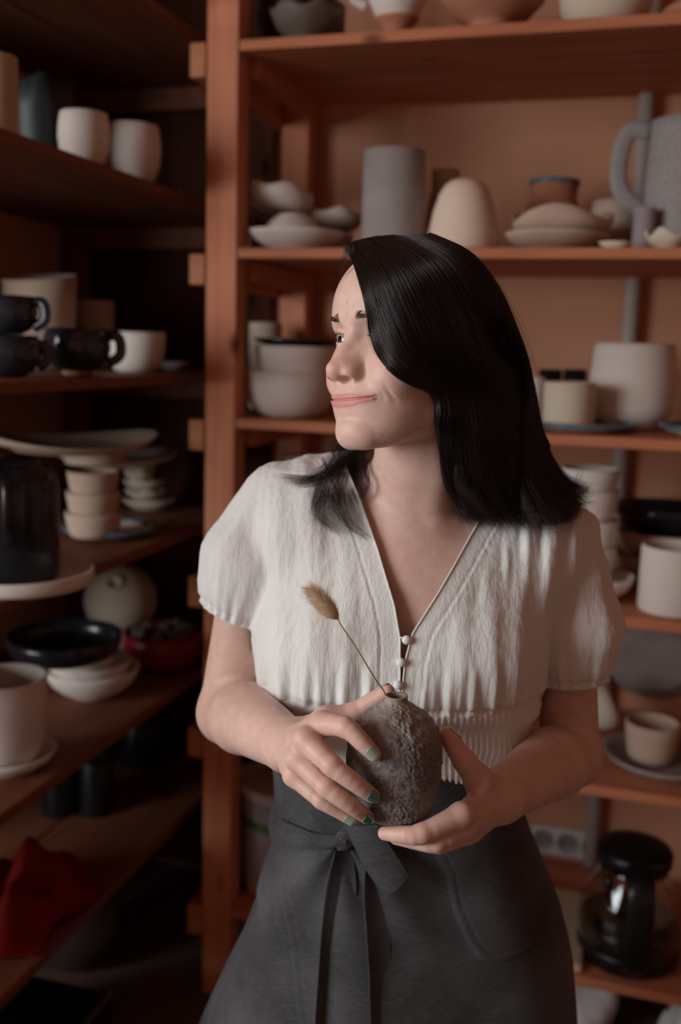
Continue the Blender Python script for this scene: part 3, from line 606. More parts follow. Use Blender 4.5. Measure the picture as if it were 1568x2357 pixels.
def head_d(p):
    q = toh(p); qa = q.copy(); qa[:, 0] = np.abs(qa[:, 0]); x = qa[:, 0]; f = q[:, 1]; z = q[:, 2]
    d = ell(qa, (0, 2, 35), (73, 93, 74))
    d = smin(d, ell(qa, (0, 47, 28), (60, 50, 55)), 14)                      # forehead
    d = smin(d, ell(qa, (0, 42, -32), (60, 50, 68)), 16)                     # mid face
    d = smin(d, rcone(qa, (46, 0, -68), (13, 74, -99), 14, 14), 22)          # jaw line
    d = smin(d, ell(qa, (0, 55, -72), (44, 38, 36)), 16)
    d = smin(d, ell(qa, (40, 60, -32), (23, 21, 21)), 18)                    # cheek
    d = smin(d, ell(qa, (36, 68, -44), (17, 17, 16)), 14)                    # smiling cheek apple
    d = smin(d, ell(qa, (0, 77, -64), (30, 22, 24)), 12)                     # muzzle
    d = smin(d, ell(qa, (0, 84, -98), (17, 14, 15)), 14)                     # chin
    d = smin(d, rcone(qa, (7, 86, 20), (42, 70, 19), 7, 7), 13)              # brow ridge
    d = smax(d, -ell(qa, (31, 94, 1), (19, 16, 13)), 12)                     # eye socket
    lid = smin(ell(qa, (31, 70, 0), (13.6, 13.6, 13.6)), d, 3.5)
    d = lid
    a = (x-31)/15.5
    zu = 4.0*(1-a*a)+.9*a; zl = -4.0*(1-a*a)+.9*a
    ap = np.maximum(np.maximum(z-zu, zl-z), 60-f); d = smax(d, -ap, .8)      # eye opening
    d = smin(d, ell(qa, (31, 70, 0), (11.4, 11.4, 11.4)), .3)
    # nose
    d = smin(d, rcone(qa, (0, 84, 9), (0, 98, -22), 6.0, 7.4), 9)
    d = smin(d, rcone(qa, (0, 97.5, -20), (0, 109, -36.5), 7.6, 9.8), 7)
    d = smin(d, ell(qa, (8.5, 98, -34), (8.5, 12, 10)), 7)
    d = smin(d, rcone(qa, (0, 97, -44), (0, 107, -40), 5.0, 6.0), 5)
    d = smin(d, ell(qa, (14.6, 95.5, -40), (7.4, 13.0, 7.6)), 6)
    d = smin(d, ell(qa, (10, 88, -30), (9, 10, 14)), 10)
    M = np.array([[.93, .36, 0], [-.36, .93, 0], [0, 0, 1]])
    d = smax(d, -ell(qa, (12, 104.5, -47.6), (7, 9, 4.8), M), 1.4)         # nostril
    d = d+.5*bump(qa, (22.5, 90, -34), (2.5, 8, 7))                          # ala groove
    # philtrum, lips
    d = d+.8*bump(qa, (0, 100, -55), (3, 8, 5))
    xs = x/36; up_ = -59.5-.5*np.cos(x*.30)-4.6*xs**2+2.2*xs**4; mid = -65.6+2.4*xs**2+.8*xs**4; lo = -73.6+8.2*xs**2+2.4*xs**4
    fx = 95.2-14.5*xs**2
    env = np.clip(1-xs**4, 0, 1)
    th_u = np.clip((up_-mid), .6, 9); th_l = np.clip(mid-lo, .6, 9)
    lu = np.sqrt(((z-(mid+th_u*.42))/(th_u*.62+.5))**2+((f-fx+1.2)/5.0)**2); ll = np.sqrt(((z-(mid-th_l*.47))/(th_l*.60+.5))**2+((f-(fx-.6))/5.4)**2)
    du = (lu-1)*np.clip(th_u*.6, 1.2, 4); dl = (ll-1)*np.clip(th_l*.6, 1.2, 4)
    w = np.maximum(x-34.5, 0)*1.0
    d = smin(d, du+w, 3.2); d = smin(d, dl+w, 3.0)
    d = d+2.3*np.exp(-((z-mid)/.95)**2)*np.clip((38-x)/5, 0, 1)*np.clip((f-70)/6, 0, 1)    # line between the lips
    d = d+.8*bump(qa, (40, 80, -62.0), (3.0, 9, 4.5))                          # mouth corner dimple
    d = d+1.2*bump(qa, (46, 73, -58), (2.4, 12, 11))                          # smile fold
    d = d+2.0*bump(qa, (0, 97, -84), (18, 9, 4.5))                            # below lower lip
    # ear
    M2 = np.array([[.9, .43, 0], [-.43, .9, 0], [0, 0, 1]])
    ear = ell(qa, (70, -4, -6), (4.5, 15, 27), M2); ear = smax(ear, -ell(qa, (75.5, 0, -4), (4.5, 9, 17), M2), 3)
    d = smin(d, ear, 4)
    return d*.001

# ---------------------------------------------------------------- torso, neck, arms
TS = stations([(790, 1130, 1140, 1.174, .028), (700, 1215, 1215, 1.165, .060), (655, 1245, 1290, 1.165, .088), (632, 1222, 1400, 1.162, .100), (632, 1212, 1500, 1.160, .104),
               (655, 1190, 1600, 1.158, .094), (665, 1165, 1700, 1.158, .088), (655, 1150, 1790, 1.160, .088), (640, 1215, 1900, 1.165, .105),
               (625, 1250, 2000, 1.17, .115), (640, 1250, 2150, 1.17, .11)])
NB, NT = P(948, 1215, 1.168), H(0, -14, -55)
SHR, SHL = P(600, 1128, 1.172), P(1300, 1243, 1.172)
ELR, ELL = P(527, 1640, 1.170), P(1312, 1740, 1.172)
WRR, WRL = P(664, 1716, .962), P(1152, 1832, .962)
NOTCH = P(968, 1207, 1.094)
def torso_d(p):
    d = loft(p, TS, 2.25)
    for c in ((752, 1478, 1.105), (1085, 1492, 1.105)): d = smin(d, ell(p, P(*c), (.066, .060, .064)), .045)
    d = smin(d, rcone(p, P(740, 1165, 1.172), P(930, 1200, 1.170), .034, .050), .05)
    d = smin(d, rcone(p, P(1190, 1235, 1.172), P(960, 1210, 1.170), .036, .050), .05)
    d = smin(d, rcone(p, P(800, 1112, 1.185), SHR+np.array([.012, 0, -.010]), .028, .026), .05)
    d = smin(d, rcone(p, P(1090, 1150, 1.185), SHL, .030, .036), .05)
    d = smin(d, rcone(p, P(700, 1230, 1.14), P(960, 1330, 1.135), .045, .05), .05); d = smin(d, rcone(p, P(1200, 1290, 1.14), P(960, 1330, 1.135), .045, .05), .05)
    # neck
    nk = rcone(p, NB, NT, .053, .050)
    nk = smin(nk, rcone(p, H(46, -12, -45), NOTCH+np.array([.012, .014, 0]), .017, .009), .018)      # neck muscle
    nk = smin(nk, rcone(p, H(-46, -12, -45), NOTCH+np.array([-.012, .014, 0]), .015, .009), .018)
    d = smin(d, nk, .035)
    d = smin(d, rcone(p, NOTCH+np.array([.016, .008, .002]), P(1190, 1212, 1.125), .0075, .009), .016)  # collar bones
    d = smin(d, rcone(p, NOTCH+np.array([-.016, .008, .004]), P(770, 1150, 1.125), .0075, .009), .016)
    return d
def arm_d(p, sh, el, wr, side):
    up = rcone(p, sh+np.array([0, 0, -.012]), el, .032, .0365)
    m1 = el+(wr-el)*.30+np.array([0, 0, .004])
    fa = smin(rcone(p, el, m1, .038, .0405), rcone(p, m1, wr, .0405, .0265), .01)
    d = smin(up, fa, .012)
    return d
def legs_d(p):
    d = None
    for s, hx in ((-1, -.085), (1, .085)):
        e = chain(p, [np.array([hx, .0, .80]), np.array([hx*1.05, .0, .45]), np.array([hx, .03, .09])], [.085, .058, .040], .02)
        e = smin(e, rcone(p, (hx, .03, .05), (hx*1.2, -.12, .03), .035, .028), .03)
        d = e if d is None else smin(d, e, .02)
    return d
# ---------------------------------------------------------------- hands: palm joints and five fingers each
HR = {  # her right hand, image left: over the side of the vase
 'thumb':  ([(688, 1700, .945), (752, 1655, .962), (815, 1640, .965), (862, 1612, .962), (893, 1592, .958)], [.014, .0125, .0105, .0095, .0075]),
 'index':  ([(690, 1705, .925), (742, 1666, .890), (795, 1674, .869), (833, 1708, .860), (861, 1736, .8588)], [.013, .0115, .0094, .0082, .0068]),
 'middle': ([(682, 1722, .922), (704, 1702, .880), (764, 1762, .855), (818, 1803, .851), (858, 1832, .8566)], [.013, .0112, .0094, .0082, .0068]),
 'ring':   ([(676, 1735, .925), (684, 1745, .882), (752, 1812, .857), (805, 1852, .853), (845, 1880, .8635)], [.013, .0106, .0090, .0078, .0066]),
 'little': ([(672, 1750, .930), (676, 1785, .890), (740, 1842, .870), (776, 1865, .868), (808, 1886, .868)], [.013, .0096, .0078, .0068, .0056])}
HL = {  # her left hand, image right: thumb up the side, fingers under the base
 'thumb':  ([(1150, 1822, .945), (1102, 1795, .925), (1070, 1752, .917), (1046, 1718, .918), (1028, 1692, .926)], [.017, .0140, .0112, .0098, .0080]),
 'index':  ([(1140, 1850, .935), (1062, 1876, .880), (972, 1919, .861), (925, 1921, .864), (886, 1918, .874)], [.014, .0115, .0094, .0082, .0066]),
 'middle': ([(1140, 1862, .945), (1072, 1902, .890), (1006, 1938, .870), (958, 1935, .880), (912, 1928, .895)], [.014, .0115, .0094, .0082, .0068]),
 'ring':   ([(1140, 1868, .955), (1078, 1915, .905), (1012, 1942, .890), (960, 1938, .905), (920, 1930, .918)], [.014, .0108, .0090, .0078, .0066]),
 'little': ([(1142, 1872, .965), (1085, 1915, .925), (1025, 1935, .912), (985, 1930, .922), (950, 1925, .930)], [.013, .0096, .0078, .0068, .0056])}
for h_ in (HR, HL):
    for k in h_: h_[k] = ([P(*a) for a in h_[k][0]], h_[k][1])
    h_['_'] = {k: (list(bez(h_[k][0][1:], 10)), np.interp(np.linspace(0, 3, 10), range(4), h_[k][1][1:])) for k in list(h_)}
FING = [k for k in HR if k != '_']
def hand_d(p, hd, wr):
    palm = None
    ks = ('index', 'middle', 'ring', 'little')
    for k in ks:
        e = rcone(p, wr, hd[k][0][1], .0165, hd[k][1][1]*.98); palm = e if palm is None else smin(palm, e, .010)
    palm = smin(palm, rcone(p, wr, hd['thumb'][0][1], .018, hd['thumb'][1][1]), .012)
    for a, b in zip(ks[:-1], ks[1:]):
        palm = smin(palm, rcone(p, hd[a][0][1]*.72+wr*.28, hd[b][0][1]*.72+wr*.28, .0095, .0095), .008)
    d = palm; F = None
    for k in ks+('thumb',):
        pts, r = hd[k]; fine_ = hd['_']
        c = chain(p, *fine_[k], .0001)
        c = smin(c, ell(p, pts[2], (r[2]*1.02,)*3), .003)              # knuckle joints
        F = c if F is None else smin(F, c, .0016)
    d = smin(d, F, .006)
    return d
def armR(p): return smin(arm_d(p, SHR, ELR, WRR, -1), hand_d(p, HR, WRR), .014)
def armL(p): return smin(arm_d(p, SHL, ELL, WRL, 1), hand_d(p, HL, WRL), .014)
def upper_d(p): return smin(head_d(p), torso_d(p), .014)
def core_d(p):
    d = smin(torso_d(p), legs_d(p), .03); d = smin(d, rcone(p, SHR, SHR*.62+ELR*.38, .034, .030), .02); return smin(d, rcone(p, SHL, SHL*.62+ELL*.38, .034, .030), .02)

# ---------------------------------------------------------------- blouse
def waves(seed, n, kx, kz, ky=None):
    g_ = np.random.default_rng(seed); K = np.stack([g_.normal(0, kx, n), g_.normal(0, ky or kx, n), g_.normal(0, kz, n)], 1); ph = g_.uniform(0, 6.28, n)
    return lambda p: np.sin(p@K.T+ph).sum(1)/math.sqrt(n)
BS = stations([(730, 1180, 1150, 1.168, .050), (690, 1225, 1230, 1.165, .078), (640, 1262, 1310, 1.160, .100), (614, 1255, 1400, 1.155, .108), (604, 1240, 1480, 1.150, .116), (598, 1236, 1540, 1.150, .118), (606, 1238, 1580, 1.150, .114), (624, 1228, 1618, 1.156, .104),
               (630, 1208, 1690, 1.158, .099), (630, 1172, 1760, 1.160, .098), (618, 1160, 1830, 1.162, .100)], 200)
SLR = ([P(634, 1140, 1.172), P(606, 1208, 1.168), P(578, 1288, 1.163), P(560, 1350, 1.163), P(549, 1402, 1.163), P(545, 1442, 1.163)], [.034, .044, .0570, .0495, .0385, .0368])
SLL = ([P(1285, 1228, 1.172), P(1306, 1330, 1.166), P(1326, 1448, 1.163), P(1316, 1512, 1.165), P(1311, 1548, 1.166), P(1309, 1584, 1.167)], [.037, .046, .0545, .0495, .0390, .0368])
def yoke_d(p):
    d = torso_d(p)-.0055
    return smin(d, loft(p, BS, 2.3), .02)
def blouse_d(p):
    d = yoke_d(p)
    d = smin(d, chain(p, *SLR, .012), .010); d = smin(d, chain(p, *SLL, .012), .010)
    return d
def line_x(pts, d=1.075):
    q = sorted([(P(a, b, d)[2], P(a, b, d)[0]) for a, b in pts]); q = np.array(q); return lambda z: np.interp(z, q[:, 0], q[:, 1])
XA = line_x([(770, 1040), (826, 1150), (868, 1262), (905, 1380), (917, 1450), (916, 1520), (914, 1600), (914, 1700)])
XB = line_x([(1180, 1110), (1118, 1195), (1060, 1275), (990, 1375), (946, 1440), (928, 1500), (922, 1560), (917, 1600), (916, 1700)])
ZB = P(916, 1596, 1.06)[2]
def vgap(p):
    g_ = np.maximum(XA(p[:, 2])-p[:, 0], p[:, 0]-XB(p[:, 2]))
    g_ = np.maximum(g_, ZB-p[:, 2])
    back = np.sqrt(((p-P(955, 1120, 1.19))[:, :2]**2).sum(1))-.078
    return np.where(p[:, 1] > P(955, 1120, 1.16)[1], np.maximum(back, P(955, 1165, 1.19)[2]-p[:, 2]), g_)
CR, CL = P(546, 1416, 1.163), P(1310, 1560, 1.167)
def cuffs(p):
    q = p.astype(np.float32); yk = yoke_d(q)
    a = np.where(chain(q, *SLR, .012) < yk, (p-CR)@np.array([.34, 0, .94]), 1); b = np.where(chain(q, *SLL, .012) < yk, (p-CL)@np.array([-.10, 0, .99]), 1)
    return np.minimum(a, b)
ZH = P(640, 1806, 1.06)[2]
def bl_keep(p): return np.minimum(np.minimum(vgap(p), cuffs(p)), p[:, 2]-ZH)
AS = stations([(628, 1172, 1785, 1.160, .103), (630, 1190, 1830, 1.160, .106), (620, 1212, 1900, 1.162, .114), (602, 1252, 2000, 1.165, .124), (575, 1280, 2100, 1.168, .130), (530, 1296, 2200, 1.170, .136),
               (452, 1304, 2357, 1.172, .146), (330, 1318, 2650, 1.175, .160), (250, 1330, 2900, 1.18, .165)], 240)

# ---------------------------------------------------------------- build the body
woman = empty('person', RZ@(FEET-np.array([0, 0, 0])), 'dark-haired woman in white blouse and charcoal wrap apron, looking aside, holding a vase', 'person', None, YAW)
SKIN, nt, b = nodes('skin')
at_ = N(nt, 'ShaderNodeVertexColor', layer_name='tint'); tc = N(nt, 'ShaderNodeTexCoord'); m1 = N(nt, 'ShaderNodeTexNoise', Scale=75.0, Detail=6, Roughness=.65); nt.links.new(tc.outputs['Object'], m1.inputs['Vector'])
mr_ = N(nt, 'ShaderNodeValToRGB'); mr_.color_ramp.elements[0].position = .34; mr_.color_ramp.elements[1].position = .66; mr_.color_ramp.elements[0].color = (.95, .90, .885, 1); mr_.color_ramp.elements[1].color = (1.05, 1.06, 1.06, 1); nt.links.new(m1.outputs['Fac'], mr_.inputs[0])
mm = N(nt, 'ShaderNodeMix', data_type='RGBA', blend_type='MULTIPLY'); mm.inputs[0].default_value = 1; nt.links.new(at_.outputs[0], mm.inputs[6]); nt.links.new(mr_.outputs[0], mm.inputs[7]); nt.links.new(mm.outputs[2], b.inputs['Base Color'])
b.inputs['Roughness'].default_value = .48; b.inputs['Specular IOR Level'].default_value = .35
b.inputs['Subsurface Weight'].default_value = .18; b.inputs['Subsurface Radius'].default_value = (1.0, .35, .2); b.inputs['Subsurface Scale'].default_value = .006
tc = N(nt, 'ShaderNodeTexCoord'); nz = N(nt, 'ShaderNodeTexNoise', Scale=900.0, Detail=3); nt.links.new(tc.outputs['Object'], nz.inputs['Vector'])
bp = N(nt, 'ShaderNodeBump', Strength=.25, Distance=.0007); nt.links.new(nz.outputs['Fac'], bp.inputs['Height']); nt.links.new(bp.outputs[0], b.inputs['Normal'])
parts = []
lo = np.minimum(NB-.24, HC-.15); hi = HC+np.array([.13, .14, .14])
zc = P(930, 1560, 1.1)[2]
FL0, FL1 = HC+np.array([-.125, -.125, -.128]), HC+np.array([.045, .0, .075])       # finer grid over the face
parts.append(surface(upper_d, (HC[0]-.16, HC[1]-.16, zc), (HC[0]+.16, HC[1]+.13, HC[2]+.125), .0019, fine=(FL0, FL1, .0009)))
for fn, el, hd, wr, sh in ((armR, ELR, HR, WRR, SHR), (armL, ELL, HL, WRL, SHL)):
    pts = np.array([el, wr, sh]+[q for k in FING for q in hd[k][0]])
    parts.append(surface(fn, pts.min(0)-.05, np.array([pts[:, 0].max()+.05, pts[:, 1].max()+.05, P(900, 1090, 1.15)[2]]), .0017))
parts.append(surface(core_d, (-.30, -.20, -.01), (.30, .20, P(900, 1592, 1.08)[2]), .006))
V = np.concatenate([v for v, q in parts]); o_ = np.cumsum([0]+[len(v) for v, q in parts]); Q = np.concatenate([q+o_[i] for i, (v, q) in enumerate(parts)])
# keep the skin under the clothes clear of them
c_ = np.where((V[:, 2] < SHR[2]+.07)&(V[:, 2] > .55))[0]; X = V[c_]; bd = blouse_d(X.astype(np.float32)); s_ = (bd > -.0045)&(bd < .05); c_, X, bd = c_[s_], X[s_], bd[s_]
kp = np.minimum(np.minimum(vgap(X), cuffs(X)), X[:, 2]-ZH); s_ = kp > .006; isarm = (c_ >= o_[1])&(c_ < o_[3])
s_ &= ~isarm|(np.where(X[:, 0] < 0, (X-CR)@np.array([.34, 0, .94]), (X-CL)@np.array([-.10, 0, .99])) > .004); c_, X = c_[s_], X[s_]
handy = np.minimum(hand_d(X.astype(np.float32), HR, WRR), hand_d(X.astype(np.float32), HL, WRL)); fa_ = np.minimum(rcone(X, ELR, WRR, .043, .03), rcone(X, ELL, WRL, .043, .03))
s_ = (handy > .004); c_, X = c_[s_], X[s_]
for _ in range(3): X = X-np.maximum(blouse_d(X.astype(np.float32))+.0055, 0)[:, None]*grad(blouse_d, X)
V[c_] = X
ap = lambda p: loft(p, AS, 2.25)
c_ = np.where((V[:, 2] < P(900, 1790, 1.06)[2])&(V[:, 2] > AS[0, 0]+.002))[0]; X = V[c_]
s_ = (ap(X) > -.014)&(np.minimum(rcone(X, ELR, WRR, .05, .04), rcone(X, ELL, WRL, .05, .04)) > 0)&(np.minimum(hand_d(X.astype(np.float32), HR, WRR), hand_d(X.astype(np.float32), HL, WRL)) > .004); c_, X = c_[s_], X[s_]
for _ in range(3): X = X-np.maximum(ap(X)+.014, 0)[:, None]*grad(ap, X)
V[c_] = X
me = npmesh(V, Q, 'body')
def skin_tint(V):
    n = len(V); c = np.tile(np.array([.67, .455, .38]), (n, 1))
    q = toh(V.astype(np.float32)); x = np.abs(q[:, 0]); f, z = q[:, 1], q[:, 2]; near = (f > 55)
    xs = x/36; up_ = -59.5-.5*np.cos(x*.30)-4.6*xs**2+2.2*xs**4; lo_ = -73.6+8.2*xs**2+2.4*xs**4
    ed = np.minimum(up_+1.0-z, z-lo_+1.2); m_ = np.clip(ed/1.6, 0, 1)*np.clip((35.5-x)/3, 0, 1)*(f > 78)
    lip = np.array([.58, .255, .24])
    qq = np.stack([x, f, z], 1)
    blush = .5*np.exp(-(((x-45)/22)**2+((z+32)/18)**2))*near+.8*np.exp(-((x/15)**2+((z+38)/14)**2))*(f > 88)
    c = c*(1-.5*blush[:, None])+np.array([.66, .34, .28])*.5*blush[:, None]
    c = c*(1-m_[:, None])+lip*m_[:, None]
    for k in FING:                                      # rosier knuckles and finger ends
        for hd in (HR, HL):
            for j in (1, 2, 3, 4):
                t = .45*np.exp(-((V-hd[k][0][j])**2).sum(1)/(hd[k][1][j]*1.15)**2); c = c*(1-t[:, None])+np.array([.66, .34, .28])*t[:, None]
    for fn, q in ((upper_d, [(798, 697), (879, 1001)]), (armR, [(510, 1592), (552, 1687), (527, 1653)])):
        for h_ in trace(fn, q)[0]:
            m_ = np.exp(-((V-h_)**2).sum(1)/.0011**2)*.6; c = c*(1-m_[:, None])+np.array([.22, .10, .07])*m_[:, None]
    return c
ca = me.color_attributes.new('tint', 'FLOAT_COLOR', 'POINT')
ca.data.foreach_set('color', np.c_[skin_tint(V), np.ones(len(V))].astype(np.float32).ravel())
body = link('body', me, SKIN, woman)
print('body', len(V), len(Q))
# eyes
def ball(r, n=32): return lathe_me([(max(r*math.sin(t), 1e-5), -r*math.cos(t)) for t in np.linspace(0, math.pi, 24)], n, cap=False)
EYE, nt, b = nodes('eye'); tc = N(nt, 'ShaderNodeTexCoord'); sp = N(nt, 'ShaderNodeSeparateXYZ'); nt.links.new(tc.outputs['Object'], sp.inputs[0])
cr = N(nt, 'ShaderNodeValToRGB'); cr.color_ramp.interpolation = 'LINEAR'; mr = N(nt, 'ShaderNodeMapRange'); mr.inputs[1].default_value = .0085; mr.inputs[2].default_value = .0118
nt.links.new(sp.outputs[2], mr.inputs[0]); nt.links.new(mr.outputs[0], cr.inputs[0]); e_ = cr.color_ramp.elements
e_[0].position = 0; e_[0].color = (.50, .46, .45, 1); e_[1].position = 1; e_[1].color = (.003, .003, .003, 1)
for p_, c_ in ((.50, (.50, .46, .45, 1)), (.55, (.03, .06, .07, 1)), (.64, (.16, .26, .29, 1)), (.84, (.13, .20, .22, 1)), (.88, (.003, .003, .003, 1))):
    k = e_.new(p_); k.color = c_
nt.links.new(cr.outputs[0], b.inputs['Base Color']); b.inputs['Roughness'].default_value = .12; b.inputs['Coat Weight'].default_value = .1
for s in (-1, 1):
    o = link('eye', ball(.0119), EYE, woman); o.location = H(31*s, 70, 0)
    zax = Vector(HM@np.array([-.10, 1, .02])); o.rotation_euler = zax.to_track_quat('Z', 'Y').to_euler()
# hair strands as curves
def strands(name, curves, rad, mat, parent, tip=.25):
    hc = bpy.data.hair_curves.new(name); hc.add_curves([len(c) for c in curves])
    X = np.concatenate(curves).astype(np.float32); hc.attributes['position'].data.foreach_set('vector', X.ravel())
    R_ = np.concatenate([r*np.linspace(1, tip, len(c))**.7 for c, r in zip(curves, np.broadcast_to(rad, (len(curves),)))]).astype(np.float32)
    a = hc.attributes.get('radius') or hc.attributes.new('radius', 'FLOAT', 'POINT'); a.data.foreach_set('value', R_)
    hc.materials.append(mat); o = bpy.data.objects.new(name, hc); COL.objects.link(o); o.parent = parent; return o
HAIRM, nt, b = nodes('dark_hair'); b.inputs['Base Color'].default_value = (.010, .0055, .0048, 1); b.inputs['Roughness'].default_value = .34; b.inputs['Specular IOR Level'].default_value = .55
hi_ = N(nt, 'ShaderNodeHairInfo'); cr = N(nt, 'ShaderNodeValToRGB'); cr.color_ramp.elements[0].color = (.009, .0048, .0045, 1); cr.color_ramp.elements[1].color = (.034, .015, .011, 1); cr.color_ramp.elements[0].position = .25
nt.links.new(hi_.outputs['Random'], cr.inputs[0]); nt.links.new(cr.outputs[0], b.inputs['Base Color'])
HAIRB, nt, b = nodes('dark_hair_mass'); b.inputs['Base Color'].default_value = (.006, .0035, .0032, 1); b.inputs['Roughness'].default_value = .6; b.inputs['Specular IOR Level'].default_value = .2
def snap(pts, off):       # onto the face, then lifted
    X = np.array(pts, float)
    for _ in range(12): X = X-np.clip(head_d(X.astype(np.float32)), -.004, .004)[:, None]*.8*grad(head_d, X)
    return X+grad(head_d, X)*off
for s in (-1, 1):
    cs = []
    for k in range(300):
        t = rng.random(); w = rng.uniform(-1, 1)
        xx = 10.5+t*35; zz = 19.5+5.5*math.sin(min(1, t*1.25)*1.75)-4*max(0, t-.7)*3*t+w*(3.2-1.8*t)
        a = (xx, 92-t*22, zz); dx, dz = (2.4+2.6*t), (3.2*(1-t)**2.5-1.6*t-1.3*w)
        pr = [H(s*(a[0]+dx*u), a[1]-1.2*u, a[2]+dz*u) for u in (0, .5, 1)]
        cs += pr
    X = snap(cs, .0003).reshape(-1, 3, 3); X += HM[:, 1]*.0004*np.array([[0], [.7], [1]]); cs = list(X)
    strands('eyebrow', cs, .00014, HAIRM, woman)
    cs = []
    for k in range(46):
        t = k/45*1.9-.95; z0 = 4.6*(1-t*t)+.9*t; x0 = 31+15*t; f0 = 70+math.sqrt(max(1, 13.4**2-(x0-31)**2-z0**2))
        l = 7.5*(.75+.35*t)
        cs.append(np.array([H(s*(x0+l*u*.30*(t+.25)), f0+l*u*.85, z0+.2-l*.25*u+l*.75*u*u) for u in np.linspace(0, 1, 5)]))
    for k in range(60):
        t = k/59*1.9-.95; z0 = 4.6*(1-t*t)+.9*t; x0 = 31+15*t; f0 = 70+math.sqrt(max(1, 13.55**2-(x0-31)**2-z0**2)); cs.append(np.array([H(s*(x0+u), f0, z0+.25) for u in (-.4, 0, .4)]))
    strands('eyelashes', cs, .00016, HAIRM, woman)
# nails
def nail_mat(n, c): return mottled(n, c, c, .12, 3, 0, spec=.6, coat=.5)
NL, ND = nail_mat('sage_polish', (.34, .44, .34)), nail_mat('deep_green_polish', (.085, .22, .165))
def nail(hd, k, fn, mat, face, w=1.0):
    pts, r = hd[k]; tip, dip = pts[4], pts[3]; ax = tip-dip; ax /= np.linalg.norm(ax)
    nrm = np.array(face, float); nrm -= ax*(nrm@ax); nrm /= np.linalg.norm(nrm); sd = np.cross(ax, nrm)
    R = r[4]; nr, na = 9, 28; V = [tip-ax*R*.12]; F = []
    for j in range(1, nr):
        q = j/(nr-1)
        for i in range(na):
            a_ = 2*math.pi*i/na; c_, s_ = math.cos(a_), math.sin(a_); e = 2/2.7
            u_, v_ = q*math.copysign(abs(c_)**e, c_)*R*.84*w, q*math.copysign(abs(s_)**e, s_)*R*1.16
            an_ = u_/R; V.append(tip+ax*(v_-R*.22)+(sd*math.sin(an_)+nrm*math.cos(an_))*R)
    for i in range(na): F.append((0, 1+i, 1+(i+1) % na))
    for j in range(nr-2):
        for i in range(na): a_ = 1+j*na+i; b_ = 1+j*na+(i+1) % na; F.append((a_, a_+na, b_+na, b_))
    V = np.array(V); s_ax = (V-tip)@ax; fr_ = np.clip(1-(s_ax/R-.95)/.5, 0, 1)
    for _ in range(6): V = V-np.clip(fn(V.astype(np.float32)), -.003, .002)[:, None]*grad(fn, V)*(.9*fr_)[:, None]
    V[0] = V[1:1+na].mean(0); V = V+nrm*.0008
    o = link('fingernail', mesh(V, F), mat, woman); md = o.modifiers.new('t', 'SOLIDIFY'); md.thickness = .0010; md.offset = 0
    ms = o.modifiers.new('s', 'SUBSURF'); ms.levels = ms.render_levels = 1
    o['label'] = 'pale sage green nail' if mat is NL else 'deep green nail'; return o
nail(HR, 'index', armR, NL, (.12, -1, .25)); nail(HR, 'middle', armR, ND, (.15, -1, .25)); nail(HR, 'ring', armR, ND, (.12, -1, .2)); nail(HR, 'little', armR, NL, (-.05, -1, .1)); nail(HR, 'thumb', armR, NL, (-.2, .5, 1))
nail(HL, 'thumb', armL, NL, (.8, .3, .5))

# ---------------------------------------------------------------- hair
def cap_d(p): return np.minimum(np.minimum(head_d(p), torso_d(p)), np.minimum(ell(toh(p), (0, 2, 36), (77, 97, 78)), ell(toh(p), (60, -4, -6), (19, 24, 34)))*.001)
def G(*pts, off=.009):
    out = []; kk = [i for i, a in enumerate(pts) if a[0] != 'h']; q_, h_ = trace(cap_d, [pts[i][:2] for i in kk], off) if kk else ([], []); hits = {i: (q_[n], h_[n]) for n, i in enumerate(kk)}
    for i, a in enumerate(pts):
        if a[0] == 'h':
            x_, f_, z_ = a[1:]
            if z_ > 15:
                k_ = math.sqrt((x_/73)**2+((f_-2)/93)**2+((z_-35)/74)**2); k_ = 1.055/k_; x_, f_, z_ = x_*k_, 2+(f_-2)*k_, 35+(z_-35)*k_
            out.append(H(x_, f_, z_))
        else:
            q, hit = hits[i]
            if len(a) == 3: p3_ = P(*a); out.append(q if hit and q[1] < p3_[1] else p3_)
            else: out.append(q)
    out = np.array(out); s = np.r_[0, np.cumsum(np.linalg.norm(np.diff(out, axis=0), axis=1))]; s /= s[-1]
    d = bez(out, 200); sd = np.r_[0, np.cumsum(np.linalg.norm(np.diff(d, axis=0), axis=1))]; sd /= sd[-1]
    return np.stack([np.interp(np.linspace(0, 1, 32), sd, d[:, i]) for i in range(3)], 1)
